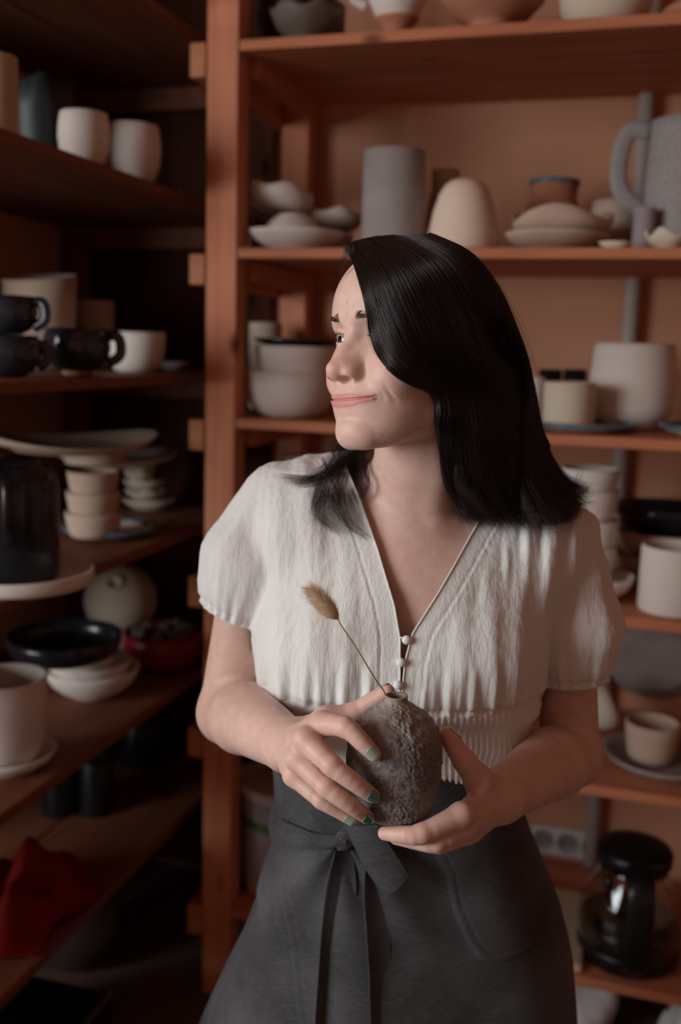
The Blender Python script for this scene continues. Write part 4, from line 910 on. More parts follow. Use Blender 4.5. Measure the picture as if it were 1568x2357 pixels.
g = [
 G((797, 566), (822, 630), (842, 705), (856, 785), (893, 852), (950, 890), (1008, 912), (1006, 975), (1012, 1050, 1.066), (1030, 1120, 1.082), (1072, 1192, 1.088), off=.011),
 G((808, 560), (850, 632), (880, 725), (912, 808), (962, 860), (1018, 900), (1032, 970), (1036, 1050, 1.05), (1058, 1130, 1.07), (1106, 1198, 1.082), off=.013),
 G((834, 552), (898, 625), (942, 725), (982, 815), (1030, 890), (1062, 970, 1.012), (1075, 1060, 1.035), (1098, 1140, 1.058), (1150, 1203, 1.076), off=.013),
 G((868, 546), (950, 618), (1008, 718), (1050, 815), (1085, 910), (1106, 1000, 1.02), (1128, 1090, 1.042), (1158, 1160, 1.062), (1205, 1207, 1.08)),
 G((905, 543), (998, 608), (1060, 708), (1100, 808), (1132, 910, 1.045), (1152, 1000, 1.05), (1178, 1090, 1.062), (1218, 1162, 1.078), (1262, 1206, 1.092)),
 G((945, 542), (1040, 600), (1100, 698), (1142, 800), (1172, 900, 1.075), (1194, 1000, 1.08), (1224, 1090, 1.088), (1266, 1160, 1.098), (1314, 1192, 1.108)),
 G((978, 542), (1072, 594), (1130, 680), (1172, 790), (1204, 890, 1.105), (1226, 990, 1.108), (1256, 1075, 1.112), (1294, 1135, 1.12), (1338, 1168, 1.128)),
 G((1000, 543), (1088, 588), (1150, 672), (1192, 780), (1225, 880, 1.14), (1244, 980, 1.142), (1270, 1058, 1.142), (1304, 1108, 1.146), (1346, 1130, 1.15)),
 G(('h', 15, -50, 108), ('h', 42, -98, 60), ('h', 50, -114, -20), ('h', 52, -112, -80), ('h', 62, -112, -140), ('h', 74, -128, -182)),
 G(('h', 0, -55, 108), ('h', 0, -106, 50), ('h', 0, -117, -30), ('h', 0, -112, -100), ('h', 0, -112, -150), ('h', 0, -118, -185)),
 G(('h', -15, -45, 110), ('h', -55, -88, 60), ('h', -66, -98, -20), ('h', -66, -90, -90), ('h', -64, -88, -140), ('h', -66, -95, -180)),
 G(('h', -8, -10, 117), ('h', -70, -35, 75), ('h', -88, -45, 0), ('h', -84, -40, -70), (765, 1085, 1.19), (735, 1150, 1.16), (728, 1195, 1.135)),
 G(('h', -6, 30, 115), ('h', -64, 20, 88), ('h', -88, 0, 20), ('h', -80, 0, -50), (790, 1070, 1.175), (758, 1150, 1.135), (772, 1228, 1.10)),
 G(('h', -4, 66, 103), ('h', -56, 58, 82), ('h', -80, 30, 25), ('h', -76, 16, -50), (812, 1050, 1.16), (808, 1140, 1.12), (846, 1240, 1.085)),
 G(('h', -3, 74, 98), ('h', -52, 68, 76), ('h', -77, 38, 20), ('h', -73, 20, -50), (838, 1040, 1.15), (842, 1100, 1.13), (828, 1150, 1.118)),
]
GU = np.array(g)                                   # guides x 32 x 3
def sheet(u, t):
    """smooth point on the hair sheet; u along the guides, t root to tip"""
    u = np.clip(u, 0, len(GU)-1.001); i = u.astype(int); f = (u-i)[:, None]
    k = lambda j: np.clip(j, 0, len(GU)-1)
    x = np.clip(t, 0, .9999)*31; a = x.astype(int); w = (x-a)[:, None]
    def row(j): r = GU[k(j)]; q = np.arange(len(u)); return r[q, a]*(1-w)+r[q, np.minimum(a+1, 31)]*w
    p0, p1, p2, p3 = row(i-1), row(i), row(i+1), row(i+2)
    return .5*(2*p1+(p2-p0)*f+(2*p0-5*p1+4*p2-p3)*f*f+(3*p1-p0-3*p2+p3)*f**3)
def sheet_n(u, t):
    e = .02; du = sheet(u+e*3, t)-sheet(u-e*3, t); dt = sheet(u, t+e)-sheet(u, t-e); n = np.cross(du, dt)
    n /= np.linalg.norm(n, axis=1)[:, None]+1e-9
    c = sheet(u, t)-np.array([HC[0], HC[1], 0]); c[:, 2] = np.maximum(0, sheet(u, t)[:, 2]-HC[2]-.02)
    s = np.sign((n*c).sum(1)); s[s == 0] = 1; return n*s[:, None]
NU, NT_ = 84, 48
uu, tt = np.meshgrid(np.linspace(0, len(GU)-1.01, NU), np.linspace(0, .955, NT_)); uu, tt = uu.ravel(), (tt*np.where(uu > 10.2, .74, 1)).ravel()
B_ = sheet(uu, tt)-sheet_n(uu, tt)*(.0035+.002*tt[:, None])
hm = link('hair', mesh(B_, grid_faces(NU, NT_, False)), HAIRB, woman); hm['label'] = 'dark brown, nearly black shoulder-length hair'
md = hm.modifiers.new('t', 'SOLIDIFY'); md.thickness = .003; md.offset = 0
cs, rr = [], []
NSTR = 13000
cl_u = rng.uniform(0, len(GU)-1.01, 420)
U0 = np.where(rng.random(NSTR) < .74, rng.uniform(0, 8.2, NSTR), rng.uniform(8, len(GU)-1.01, NSTR)); cl_u.sort()
UC = cl_u[np.clip(np.searchsorted(cl_u, U0), 0, len(cl_u)-1)]; ones = np.ones((1, 26)); rc = lambda a, b: rng.uniform(a, b, (NSTR, 1))
T = np.linspace(0, 1, 26)[None]*rc(.93, 1.03); cl = np.clip((T-.25)/.75, 0, 1)*rc(.2, .75)
U = U0[:, None]+(UC-U0)[:, None]*cl+.035*np.sin(T*rc(3, 9)+rc(0, 6))*T*rc(0, 1.5)
h_ = sheet(U.ravel(), T.ravel()).reshape(NSTR, 26, 3); n = sheet_n(U.ravel(), T.ravel()).reshape(NSTR, 26, 3)
k_ = rc(-.0045, .0015)*(.4+.6*np.minimum(1, T*4))+.0012*np.sin(T*rc(4, 12)+rc(0, 6))+rng.normal(0, .006, (NSTR, 1))*np.clip((T-.75)/.25, 0, 2)**2
XX = h_+n*k_[..., None]+rng.normal(0, .0035, (NSTR, 1, 3))*(np.clip((T-.8)/.2, 0, 2)**2)[..., None]
for k in range(NSTR):
    x = XX[k]
    if U0[k] > 10.4: x = x[:rng.integers(17, 27)]
    cs.append(x); rr.append(rng.uniform(.00009, .00016))
for k in range(260):                                # flyaways
    u0 = rng.uniform(0, 13.9); t = np.linspace(0, rng.uniform(.5, 1.02), 22); u = u0+.3*rng.normal()*t*t
    h_ = sheet(u, t); n = sheet_n(u, t); cs.append(h_+n*(.001+rng.uniform(0, .010)*np.sin(t*rng.uniform(2, 5))**2)[:, None]+rng.normal(0, .006, 3)*t[:, None]**3); rr.append(.00007)
def lock(pts, n, r0, r1, rad=.00013):                 # a loose lock of hair
    q, hit = trace(blouse_d, [a[:2] for a in pts], .007); A_ = np.array([P(*a) for a in pts])
    A_ = np.where((hit&(q[:, 1] < A_[:, 1]))[:, None], q, A_); d = bez(A_, 24)
    for k in range(n):
        o = rng.normal(0, 1, 3); s = np.linspace(r0, r1, 24)[:, None]; q = rng.uniform(.75, 1.05)
        m_ = max(6, int(24*min(1, q))); cs.append((d+o*s+rng.normal(0, .0012, 3)*np.linspace(0, 1, 24)[:, None]**2)[:m_]); rr.append(rad)
lock([(800, 1010, 1.17), (770, 1070, 1.16), (720, 1100, 1.14), (640, 1095, 1.135)], 90, .006, .0018)
lock([(800, 1020, 1.165), (765, 1085, 1.15), (700, 1112, 1.13), (655, 1106, 1.13)], 60, .006, .0016)
lock([(775, 1030, 1.16), (740, 1080, 1.15), (690, 1050, 1.15), (630, 1028, 1.16)], 10, .004, .002, .00008)
lock([(790, 1080, 1.14), (775, 1150, 1.10), (800, 1205, 1.085), (852, 1244, 1.078)], 70, .005, .0018)
lock([(770, 1080, 1.14), (738, 1140, 1.11), (735, 1190, 1.095), (785, 1228, 1.085)], 80, .006, .0018)
lock([(840, 1050, 1.14), (848, 1100, 1.12), (842, 1135, 1.11), (815, 1145, 1.105)], 30, .003, .001)
lock([(1240, 1050, 1.12), (1280, 1120, 1.12), (1315, 1130, 1.12), (1340, 1085, 1.12)], 50, .007, .0012)
lock([(1240, 1090, 1.11), (1280, 1150, 1.11), (1325, 1145, 1.11), (1362, 1112, 1.11)], 50, .007, .0010)
lock([(1220, 1120, 1.10), (1270, 1170, 1.10), (1320, 1160, 1.10), (1372, 1155, 1.10)], 45, .007, .0010)
lock([(1200, 1150, 1.09), (1260, 1195, 1.09), (1315, 1190, 1.095), (1338, 1150, 1.10)], 70, .007, .0014)
lock([(1010, 960, 1.045), (1020, 1060, 1.06), (1045, 1140, 1.075), (1065, 1205, 1.085)], 40, .003, .002)
lock([(800, 566, 1.02), (793, 590, 1.02), (786, 620, 1.03), (782, 650, 1.04)], 26, .002, .0010, .00008)
lock([(806, 566, 1.01), (803, 590, 1.01), (800, 575, 1.01), (795, 552, 1.02)], 14, .003, .004, .00007)
hs = strands('hair_strands', cs, rr, HAIRM, hm); hs['kind'] = 'stuff'

hB = .0020
V, Q = surface(blouse_d, (SLR[0][2][0]-.075, -.16, ZH-.02), (SLL[0][2][0]+.075, .16, P(640, 1040, 1.17)[2]), hB)
V, Q = trim(V, Q, blouse_d, bl_keep, hB)
nrm = grad(blouse_d, V)
z1 = lambda row, d=1.08: P(900, row, d)[2]
sst = lambda a, b, x: (lambda t: t*t*(3-2*t))(np.clip((x-a)/(b-a), 0, 1))
x, y, z = V.T; gv = vgap(V); front = (nrm[:, 1] < .3)
q_ = V.astype(np.float32); ws = np.clip(.5+(yoke_d(q_)-np.minimum(chain(q_, *SLR, .012), chain(q_, *SLL, .012)))/.012, 0, 1); iss = ws > .5   # share of sleeve
ph1 = waves(1, 6, 26, 10)(V); ph2 = waves(2, 8, 60, 14)(V); cr1 = waves(3, 26, 560, 80)(V); cr2 = waves(4, 20, 300, 110)(V)
dsp = np.zeros(len(V))
zs = z1(1605)
bust = sst(z1(1430), zs+.004, z)*(z > zs-.004); bust = np.where(z > zs-.004, 1-sst(zs, z1(1440), z), 0)
dsp += (1-ws)*(bust**1.6*(.0012*np.sin(x/.0022+2.2*ph1)+.0022*np.sin(x/.0042+2.5*ph1)))*(gv > .004)
shz = sst(z1(1420), z1(1190), z)
dsp += (1-ws)*(shz*sst(.03, .06, gv)*(np.where(x > .04, .0026, .0008)*np.sin(x/np.where(x > .04, .0046, .0052)+1.9*ph1)+np.where(x > .04, .0007, .0002)*np.sin(x/.0019+ph2)))
dsp += (1-ws)*(.0011*np.sin(x/.0062+1.8*ph1+z*8)*sst(.024, .05, gv)*(z > zs))
band = (z < zs+.002)&~iss
dsp += np.where(band, .0010*np.sin(x/.0011+ph2*.8)*sst(P(930, 1600, 1.07)[0], P(1010, 1600, 1.07)[0], x)+.0022*np.sin(z/.0060+ph1*1.3+x*9), 0)
dsp += np.where(~iss, -.0022*np.exp(-((z-zs)/.0035)**2)*(gv > .0), 0)
for chn, q in ((SLR, 0), (SLL, 1)):
    m_ = ws*((x < 0) if q == 0 else (x > 0)); a0, a1 = chn[0][0], chn[0][-1]; ax = (a1-a0)/np.linalg.norm(a1-a0); L_ = np.linalg.norm(a1-a0)
    t = ((V-a0)@ax)/L_; w = V-a0-np.outer((V-a0)@ax, ax); e1 = np.cross(ax, [0, 1, 0]); e1 /= np.linalg.norm(e1); e2 = np.cross(ax, e1); an = np.arctan2(w@e2, w@e1)
    tc_ = cuffs(V); nr = np.exp(-np.maximum(tc_, 0)/.022)
    dsp += m_*(.0030*np.sin(9*an+2*ph1)*(1-t)*.6+.0016*np.sin(13*an+1.5*ph1)*sst(.5, 1, t)+.0022*nr*np.sin(24*an+ph2)+.0012*np.sin(6*an+3*t+ph1))
    dsp += m_*(-.0026*np.exp(-((tc_-.008)/.003)**2))
dsp += .00020*cr1+.00018*cr2
dsp = dsp*np.where(gv < .022, .30, 1)*np.where((gv > -1e-3)&(gv < .3), 1, 1)
dsp += np.where(front&~iss&(z > zs), -.0011*np.exp(-((gv-.0215)/.0013)**2)+.0007*np.exp(-((gv-.0245)/.0014)**2)+.0009*np.exp(-((gv-.0008)/.0012)**2), 0)
edge = sst(-.001, .004, bl_keep(V)); V = V+nrm*(dsp*np.maximum(edge, .25)+.0002)[:, None]
CLOTH, nt, b = nodes('white_crinkled_cotton'); b.inputs['Base Color'].default_value = (.76, .765, .745, 1); b.inputs['Roughness'].default_value = .85
b.inputs['Sheen Weight'].default_value = .15; b.inputs['Specular IOR Level'].default_value = .2; b.inputs['Subsurface Weight'].default_value = .0
tc = N(nt, 'ShaderNodeTexCoord'); mp = N(nt, 'ShaderNodeMapping'); mp.inputs['Scale'].default_value = (1, 1, .16); nt.links.new(tc.outputs['Object'], mp.inputs[0])
n1 = N(nt, 'ShaderNodeTexNoise', Scale=300.0, Detail=4, Roughness=.6, Distortion=.6); nt.links.new(mp.outputs[0], n1.inputs['Vector'])
n2 = N(nt, 'ShaderNodeTexNoise', Scale=1500.0, Detail=2); nt.links.new(tc.outputs['Object'], n2.inputs['Vector'])
mx = N(nt, 'ShaderNodeMix'); mx.inputs[0].default_value = .15; nt.links.new(n1.outputs['Fac'], mx.inputs[2]); nt.links.new(n2.outputs['Fac'], mx.inputs[3])
bp = N(nt, 'ShaderNodeBump', Strength=.8, Distance=.0016); nt.links.new(mx.outputs[0], bp.inputs['Height']); nt.links.new(bp.outputs[0], b.inputs['Normal'])
blouse = link('blouse', npmesh(V, Q, 'blouse'), CLOTH, woman); blouse['label'] = 'white crinkled cotton blouse with puff sleeves and V neck'
md = blouse.modifiers.new('t', 'SOLIDIFY'); md.thickness = .0012; md.offset = -1
print('blouse', len(V))
def on_front(fn, px, py, lift=0): return trace(fn, [(px, py)], lift, 120)[0][0]
def edge_path(fx, r0, r1, n=60, lift=.0006):
    z = np.linspace(P(900, r0, 1.075)[2], P(900, r1, 1.075)[2], n); x = fx(z); y = np.full(n, -.24)
    for _ in range(60): y = y+np.clip(blouse_d(np.stack([x, y, z], 1).astype(np.float32)), -.01, .02)*.7
    return np.stack([x, y-lift, z], 1)
PLAIN, nt, b = nodes('white_button_cloth'); b.inputs['Base Color'].default_value = (.80, .80, .79, 1); b.inputs['Roughness'].default_value = .7
for px, py in ((936, 1473), (923, 1525), (916, 1577)):
    c = on_front(blouse_d, px, py, .003)
    o = link('button', ball(.0050, 24), PLAIN, woman); o.location = c; o.scale = (1, .75, 1)
    q = on_front(blouse_d, px-17, py-2, .001); lp = link('button_loop', tube_me(bez([q-c, (q-c)*.6+np.array([0, -.002, .003]), np.array([0, .001, 0])], 8), .0007, 6), PLAIN, o)
for fx, r0 in ((XA, 1090), (XB, 1165)):
    o = link('neck_binding', tube_me(edge_path(fx, r0, 1592), .0011, 8, 1.3), CLOTH, blouse)

# ---------------------------------------------------------------- apron
zt, zb_ = P(900, 1788, 1.06)[2], P(900, 2830, 1.06)[2]
NA, NZ = 420, 340
th = np.linspace(0, 2*math.pi, NA, endpoint=False); zz = np.linspace(zt, zb_, NZ)
TH, ZZ = np.meshgrid(th, zz)
cx, cy, rx, ry = lookup(AS, ZZ)
C_, S_ = np.cos(TH), np.sin(TH); pw = 2.25; k = (np.abs(C_)**pw+np.abs(S_)**pw)**(-1/pw)
X = cx+rx*k*C_; Y = cy-ry*k*S_
def pxcol(x, d=1.06): return x
row = lambda r, d=1.06: P(900, r, d)[2]
col = lambda c, r=2000, d=1.06: P(c, r, d)[0]
fr = S_ > 0
dn = np.clip((zt-ZZ)/(zt-row(2357)), 0, 1.6)
dis = .006*np.sin(3*TH+1.2)*dn+.004*np.sin(7*TH+.5+2*dn)*dn
w1 = waves(11, 6, 14, 9)(np.stack([X.ravel(), Y.ravel(), ZZ.ravel()], 1)).reshape(X.shape)
w2 = waves(12, 10, 60, 45)(np.stack([X.ravel(), Y.ravel(), ZZ.ravel()], 1)).reshape(X.shape)
dis += .0035*w1*dn+.0006*w2
# folds raying from the knot and at the hip
kx, kz = col(790, 1930), row(1930)
an = np.arctan2(X-kx, np.maximum(kz-ZZ, .002)); rd = np.hypot(X-kx, kz-ZZ)
dis += np.where(fr&(ZZ < kz), .0045*np.sin(an*9+1)*np.exp(-((rd-.09)/.09)**2), 0)
hipx, hipz = col(520, 2120), row(2130)
dis += np.where(X < col(640), .006*np.sin((ZZ-hipz)/.012+(X-hipx)*30)*np.exp(-((ZZ-hipz)/.05)**2-((X-hipx)/.06)**2), 0)
# wrap edge seam and pocket seam grooves
seamx = np.interp(ZZ, [row(2357), row(2100), row(1960)], [col(698, 2357), col(655, 2100), col(632, 1960)])
for o_ in (0, .0095): dis += np.where(fr, -.0012*np.exp(-((X-seamx-o_)/.0011)**2), 0)
dis += np.where(fr, .0010*sst(.0, .003, X-seamx), 0)
pk = np.array([(1000, 1955), (1030, 2010), (1045, 2080), (1075, 2150), (1110, 2195), (1150, 2203), (1240, 2195)]); pkp = np.array([[col(a, b), row(b)] for a, b in pk])
dist2 = np.full(X.shape, 9.0); ins = np.full(X.shape, 9.0)
for i in range(len(pkp)-1):
    a, b = pkp[i], pkp[i+1]; ba = b-a; t = np.clip(((X-a[0])*ba[0]+(ZZ-a[1])*ba[1])/(ba@ba), 0, 1)
    e = np.hypot(X-a[0]-t*ba[0], ZZ-a[1]-t*ba[1]); sg = np.sign(ba[0]*(ZZ-a[1])-ba[1]*(X-a[0])); ins = np.where(e < dist2, sg, ins); dist2 = np.minimum(e, dist2)
inside = np.where(ins > 0, dist2, -dist2)
dis += np.where(fr, .0016*sst(-.0005, .002, inside)*(inside < .2)-.0010*np.exp(-((inside-.010)/.001)**2), 0)
# waistband
wb = row(1862); dis += .0014*sst(-.002, .001, ZZ-wb)-.0012*np.exp(-((ZZ-wb)/.0011)**2)-.0008*np.exp(-((ZZ-row(1800))/.0011)**2)
nx, ny = C_/rx, -S_/ry; nl = np.hypot(nx, ny)
X = X+nx/nl*dis; Y = Y+ny/nl*dis
DEN, nt, b = nodes('charcoal_denim')
tc = N(nt, 'ShaderNodeTexCoord'); mp = N(nt, 'ShaderNodeMapping'); mp.inputs['Scale'].default_value = (1, 1, 14); nt.links.new(tc.outputs['Object'], mp.inputs[0])
n1 = N(nt, 'ShaderNodeTexNoise', Scale=110.0, Detail=5, Roughness=.7); nt.links.new(mp.outputs[0], n1.inputs['Vector'])
n3 = N(nt, 'ShaderNodeTexNoise', Scale=9.0, Detail=3); nt.links.new(tc.outputs['Object'], n3.inputs['Vector'])
ad = N(nt, 'ShaderNodeMath', operation='ADD'); nt.links.new(n1.outputs['Fac'], ad.inputs[0]); nt.links.new(n3.outputs['Fac'], ad.inputs[1])
cr = N(nt, 'ShaderNodeValToRGB'); cr.color_ramp.elements[0].position = .38; cr.color_ramp.elements[1].position = .64
mh = N(nt, 'ShaderNodeMath', operation='MULTIPLY'); mh.inputs[1].default_value = .5; nt.links.new(ad.outputs[0], mh.inputs[0]); nt.links.new(mh.outputs[0], cr.inputs[0])
cr.color_ramp.elements[0].color = (.020, .0205, .0225, 1); cr.color_ramp.elements[1].color = (.098, .099, .107, 1); nt.links.new(cr.outputs[0], b.inputs['Base Color'])
b.inputs['Roughness'].default_value = .8; b.inputs['Specular IOR Level'].default_value = .25; b.inputs['Sheen Weight'].default_value = .1
bp = N(nt, 'ShaderNodeBump', Strength=.3, Distance=.0008); nt.links.new(n1.outputs['Fac'], bp.inputs['Height']); nt.links.new(bp.outputs[0], b.inputs['Normal'])
apron = link('apron', npmesh(np.stack([X.ravel(), Y.ravel(), ZZ.ravel()], 1), np.array(grid_faces(NA, NZ))), DEN, woman); apron['label'] = 'charcoal denim wrap apron tied in front'
md = apron.modifiers.new('t', 'SOLIDIFY'); md.thickness = .0015; md.offset = -1
# front depth of the apron
def ap_front(px, py, lift=0):
    p = None; d = 1.05
    for _ in range(30):
        p = P(px, py, d); c_, y_, rx_, ry_ = lookup(AS, np.array([p[2]])); q = min(.999, abs(p[0]-c_[0])/rx_[0]); yf = y_[0]-ry_[0]*(1-q**2.25)**(1/2.25); d += (yf-p[1])*.8
    return P(px, py, d-lift)
def strip(name, left, right, lift, parent, nv=40, nu=9, bow=.004, label=None, wob=0):
    """cloth strap between two edge lines given in the photo's columns and rows"""
    A = bez([ap_front(a, b, l) for (a, b), l in zip(left, np.linspace(lift[0], lift[1], len(left)))], nv)
    B = bez([ap_front(a, b, l) for (a, b), l in zip(right, np.linspace(lift[2], lift[3], len(right)))], nv); V = []
    for j in range(nv):
        for i in range(nu):
            t = i/(nu-1); p = A[j]*(1-t)+B[j]*t; hem = -.0008*(math.exp(-((t-.10)/.035)**2)+math.exp(-((t-.90)/.035)**2)); V.append(p+np.array([0, -bow*math.sin(math.pi*t)-hem+wob*math.sin(j*.5+t*3), 0]))
    o = link(name, mesh(V, grid_faces(nu, nv, False)), DEN, parent); m1 = o.modifiers.new('t', 'SOLIDIFY'); m1.thickness = .0022; m1.offset = 1
    m2 = o.modifiers.new('s', 'SUBSURF'); m2.levels = m2.render_levels = 1
    if label: o['label'] = label
    return o
strip('apron_sash', [(628, 1872), (660, 1890), (710, 1912), (760, 1922), (800, 1920)], [(624, 1905), (650, 1935), (700, 1950), (755, 1950), (800, 1942)], (.003, .010, .003, .010), apron, nu=13, bow=.006, wob=.0006)
strip('apron_tie', [(772, 1960), (752, 2040), (740, 2140), (733, 2250), (726, 2360), (722, 2480)], [(815, 1965), (822, 2060), (800, 2140), (775, 2240), (752, 2360), (745, 2480)], (.020, .022, .006, .004), apron, bow=-.004, label='narrow apron tie hanging left of the knot')
strip('apron_tie', [(842, 1985), (838, 2060), (843, 2150), (850, 2250), (853, 2360), (855, 2480)], [(890, 2000), (896, 2080), (902, 2180), (905, 2270), (908, 2360), (910, 2480)], (.018, .020, .004, .003), apron, bow=-.003, label='apron tie hanging under the knot')
strip('apron_tie_end', [(790, 1898), (820, 1960), (850, 2015), (892, 2066)], [(870, 1900), (898, 1945), (925, 1985), (945, 2020)], (.018, .030, .020, .024), apron, nu=13, bow=.003, label='broad square end of the apron tie')
K_ = link('knot', ball(.5, 28), DEN, apron); K_.location = ap_front(797, 1930, .010); K_.scale = (.024, .012, .032); K_.rotation_euler = (0, .5, 0)
# ---------------------------------------------------------------- shoes
for s in (-1, 1):
    def sh_d(p, s=s):
        d = smin(rcone(p, (s*.085, .05, .035), (s*.10, -.13, .030), .042, .040), ell(p, (s*.088, .03, .06), (.043, .055, .05)), .02); return smax(d, .004-p[:, 2], .006)
    v, q = surface(sh_d, (s*.09-.08, -.2, -.02), (s*.09+.08, .14, .14), .005); link('shoe', npmesh(v, q), BLACKP, woman)

# ================================================================== vase in her hands
VC = L(907, 1750, .905); vz0 = L(905, 1906, .868)[2]; vz1 = L(904, 1600, .905)[2]; VH = vz1-vz0; pm = .905/FPX
prof = np.array([(0, 0), (84, 0), (92, .012), (99, .05), (109, .16), (116, .33), (117.5, .48), (114, .60), (108, .68), (97, .745), (80, .81), (60, .87), (41, .92), (29, .95), (26.5, .975), (28, .993), (27, 1.0), (22, 1.0), (20.5, .985), (20, .95), (30, .9), (60, .82), (95, .68), (100, .4), (80, .06), (0, .05)])
n_o = 15
def resample(pr, n):
    s = np.r_[0, np.cumsum(np.hypot(np.diff(pr[:, 0]*pm), np.diff(pr[:, 1])*VH))]; t = np.linspace(0, s[-1], n); return np.stack([np.interp(t, s, pr[:, i]) for i in (0, 1)], 1)
po = resample(prof[:17], 230); k = np.hanning(9); k /= k.sum()
for i in (0, 1): po[4:-4, i] = np.convolve(po[:, i], k, 'valid')
po = np.vstack([po, prof[17:]])
nth = 380; th = np.linspace(0, 2*math.pi, nth, endpoint=False)
Rm = np.repeat(po[:, 0]*pm, nth); Zm = np.repeat(po[:, 1]*VH, nth); Tm = np.tile(th, len(po)); C3 = np.stack([Rm*np.cos(Tm), Rm*np.sin(Tm), Zm], 1)
outer = (np.arange(len(po)) < 228).repeat(nth)*np.clip(Zm/(.03*VH), 0, 1)
tex = .00055*np.clip(.55+.6*waves(28, 8, 110, 150)(C3), .05, 1.2)*waves(21, 24, 800, 1200)(C3)+.00028*waves(22, 20, 300, 420)(C3)+.0010*waves(23, 8, 60, 60)(C3)+.00035*np.sin(Zm/.0026+1.5*waves(24, 5, 40, 30)(C3))
pit = waves(25, 24, 520, 520)(C3); tex += -.0011*np.clip(pit-1.15, 0, 1)*np.clip((Zm/VH-.45)/.2, .25, 1)+.0005*np.clip(-waves(26, 22, 420, 420)(C3)-1.0, 0, 1)
sh_ = np.clip((Zm/VH-.70)/.06, 0, 1)*np.clip((.93-Zm/VH)/.05, 0, 1)
tex += sh_*(.0014*np.clip(waves(27, 18, 260, 260)(C3), -1, 1.5)); tex *= np.where(Zm/VH > .95, .35, 1)
Rn = np.maximum(Rm+tex*outer, .0002)
vase = link('vase', npmesh(np.stack([Rn*np.cos(Tm), Rn*np.sin(Tm), Zm], 1), np.array(grid_faces(nth, len(po)))), None)
tag(vase, 'rough dark grey stoneware vase with a tiny neck, held in her hands', 'vase'); vase.location = RZ@np.array([VC[0], VC[1], vz0])
STONE, nt, b = nodes('rough_stoneware'); Lk = nt.links.new
tc = N(nt, 'ShaderNodeTexCoord'); n1 = N(nt, 'ShaderNodeTexNoise', Scale=26.0, Detail=8, Roughness=.7); Lk(tc.outputs['Object'], n1.inputs['Vector'])
cr = N(nt, 'ShaderNodeValToRGB'); e_ = cr.color_ramp.elements; e_[0].position = .32; e_[0].color = (.10, .092, .090, 1); e_[1].position = .70; e_[1].color = (.26, .235, .232, 1); Lk(n1.outputs['Fac'], cr.inputs[0])
vo = N(nt, 'ShaderNodeTexVoronoi', Scale=230.0); Lk(tc.outputs['Object'], vo.inputs['Vector']); kr = N(nt, 'ShaderNodeValToRGB'); kr.color_ramp.elements[0].position = .16; kr.color_ramp.elements[1].position = .32
kr.color_ramp.elements[0].color = (.30, .28, .28, 1); kr.color_ramp.elements[1].color = (1, 1, 1, 1); Lk(vo.outputs['Distance'], kr.inputs[0])
mx = N(nt, 'ShaderNodeMix', data_type='RGBA', blend_type='MULTIPLY'); mx.inputs[0].default_value = .8; Lk(cr.outputs[0], mx.inputs[6]); Lk(kr.outputs[0], mx.inputs[7])
# paler glaze runs on the shoulder and neck
sp = N(nt, 'ShaderNodeSeparateXYZ'); Lk(tc.outputs['Object'], sp.inputs[0]); mr = N(nt, 'ShaderNodeMapRange'); mr.inputs[1].default_value = VH*.70; mr.inputs[2].default_value = VH*.97; Lk(sp.outputs[2], mr.inputs[0])
n5 = N(nt, 'ShaderNodeTexNoise', Scale=60.0, Detail=5); Lk(tc.outputs['Object'], n5.inputs['Vector']); mu = N(nt, 'ShaderNodeMath', operation='MULTIPLY'); Lk(mr.outputs[0], mu.inputs[0]); Lk(n5.outputs['Fac'], mu.inputs[1])
gl = N(nt, 'ShaderNodeMix', data_type='RGBA'); Lk(mu.outputs[0], gl.inputs[0]); Lk(mx.outputs[2], gl.inputs[6]); gl.inputs[7].default_value = (.42, .36, .29, 1); Lk(gl.outputs[2], b.inputs['Base Color'])
b.inputs['Roughness'].default_value = .55; b.inputs['Specular IOR Level'].default_value = .45
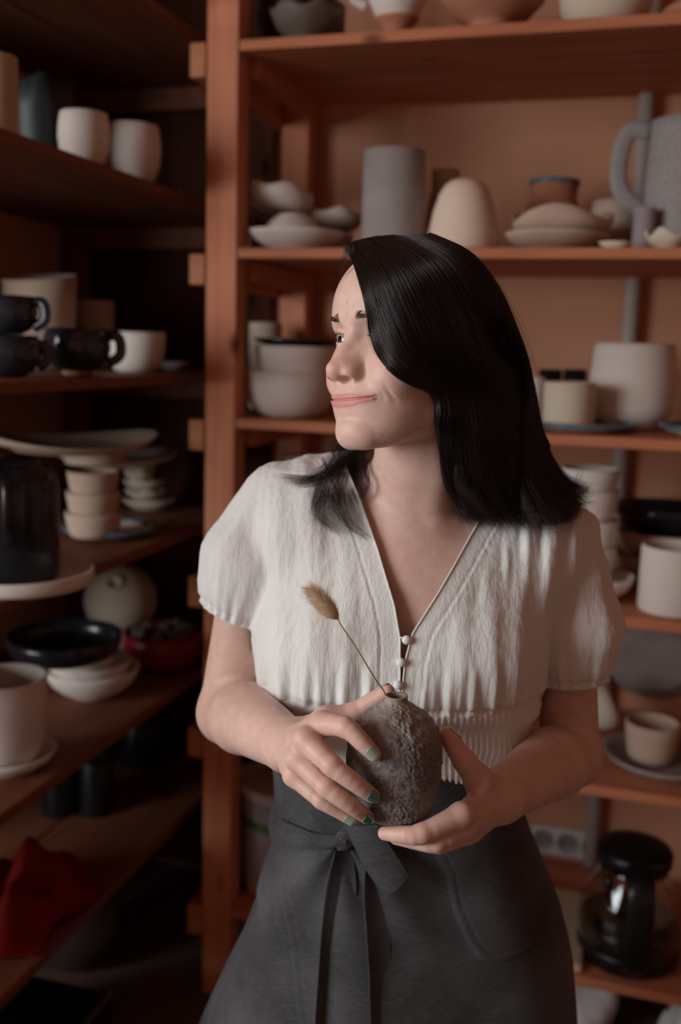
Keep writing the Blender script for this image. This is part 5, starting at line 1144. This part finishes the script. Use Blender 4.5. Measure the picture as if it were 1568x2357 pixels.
n4 = N(nt, 'ShaderNodeTexNoise', Scale=560.0, Detail=6); Lk(tc.outputs['Object'], n4.inputs['Vector']); bp = N(nt, 'ShaderNodeBump', Strength=.7, Distance=.0013); Lk(n4.outputs['Fac'], bp.inputs['Height']); Lk(bp.outputs[0], b.inputs['Normal'])
vase.data.materials.append(STONE)
# dry bunny-tail grass
bt = empty('dried_grass', RZ@L(888, 1600, .903), 'single dried bunny-tail grass with a fluffy seed head standing in the vase', 'dried grass', None, YAW)
o0 = L(888, 1600, .903); B = lambda px, py, d: L(px, py, d)-o0
STRAW = mottled('straw', (.34, .21, .09), (.42, .28, .13), .6, 30, 0)
stem = bez([B(893, 1650, .905), B(888, 1600, .903), B(862, 1560, .898), B(822, 1494, .892), B(786, 1440, .889), B(777, 1421, .888)], 30)
link('stem', tube_me(stem, np.linspace(.00085, .00055, 30), 8), STRAW, bt)
ta, tb = B(778, 1425, .888), B(708, 1350, .886); ax = (tb-ta)/np.linalg.norm(tb-ta); Ln = np.linalg.norm(tb-ta)
FLUFF = mottled('fluffy_seed_head', (.82, .68, .50), (.92, .80, .64), .9, 60, 0); FLUFC = mottled('seed_core', (.45, .32, .19), (.60, .46, .30), .9, 60, 0)
core = link('seed_head', lathe_me([(max(.0078*math.sin(math.pi*t)**.6*(1.05-.35*t), 1e-4), t*Ln*.93) for t in np.linspace(0, 1, 20)], 24, cap=False, wob=.05), FLUFC, bt)
core.location = ta; core.rotation_euler = Vector(ax).to_track_quat('Z', 'Y').to_euler()
cs = []; e1 = np.cross(ax, [0, 1, 0]); e1 /= np.linalg.norm(e1); e2 = np.cross(ax, e1)
for k in range(2600):
    t = rng.random()**.9; a = rng.uniform(0, 6.28); r = .0080*math.sin(math.pi*min(.97, max(.03, t)))**.6*(1.05-.35*t); d = math.cos(a)*e1+math.sin(a)*e2
    p0 = ta+ax*t*Ln*.93+d*r*.8; l = rng.uniform(.004, .009)*(1.0 if rng.random() < .9 else 1.6); out = d*.55+ax*.8+rng.normal(0, .16, 3)
    cs.append(np.array([p0+out*l*u+ax*.001*u*u for u in (0, .35, .7, 1)]))
fl = strands('fluff', cs, .00007, FLUFF, bt); fl['kind'] = 'stuff'
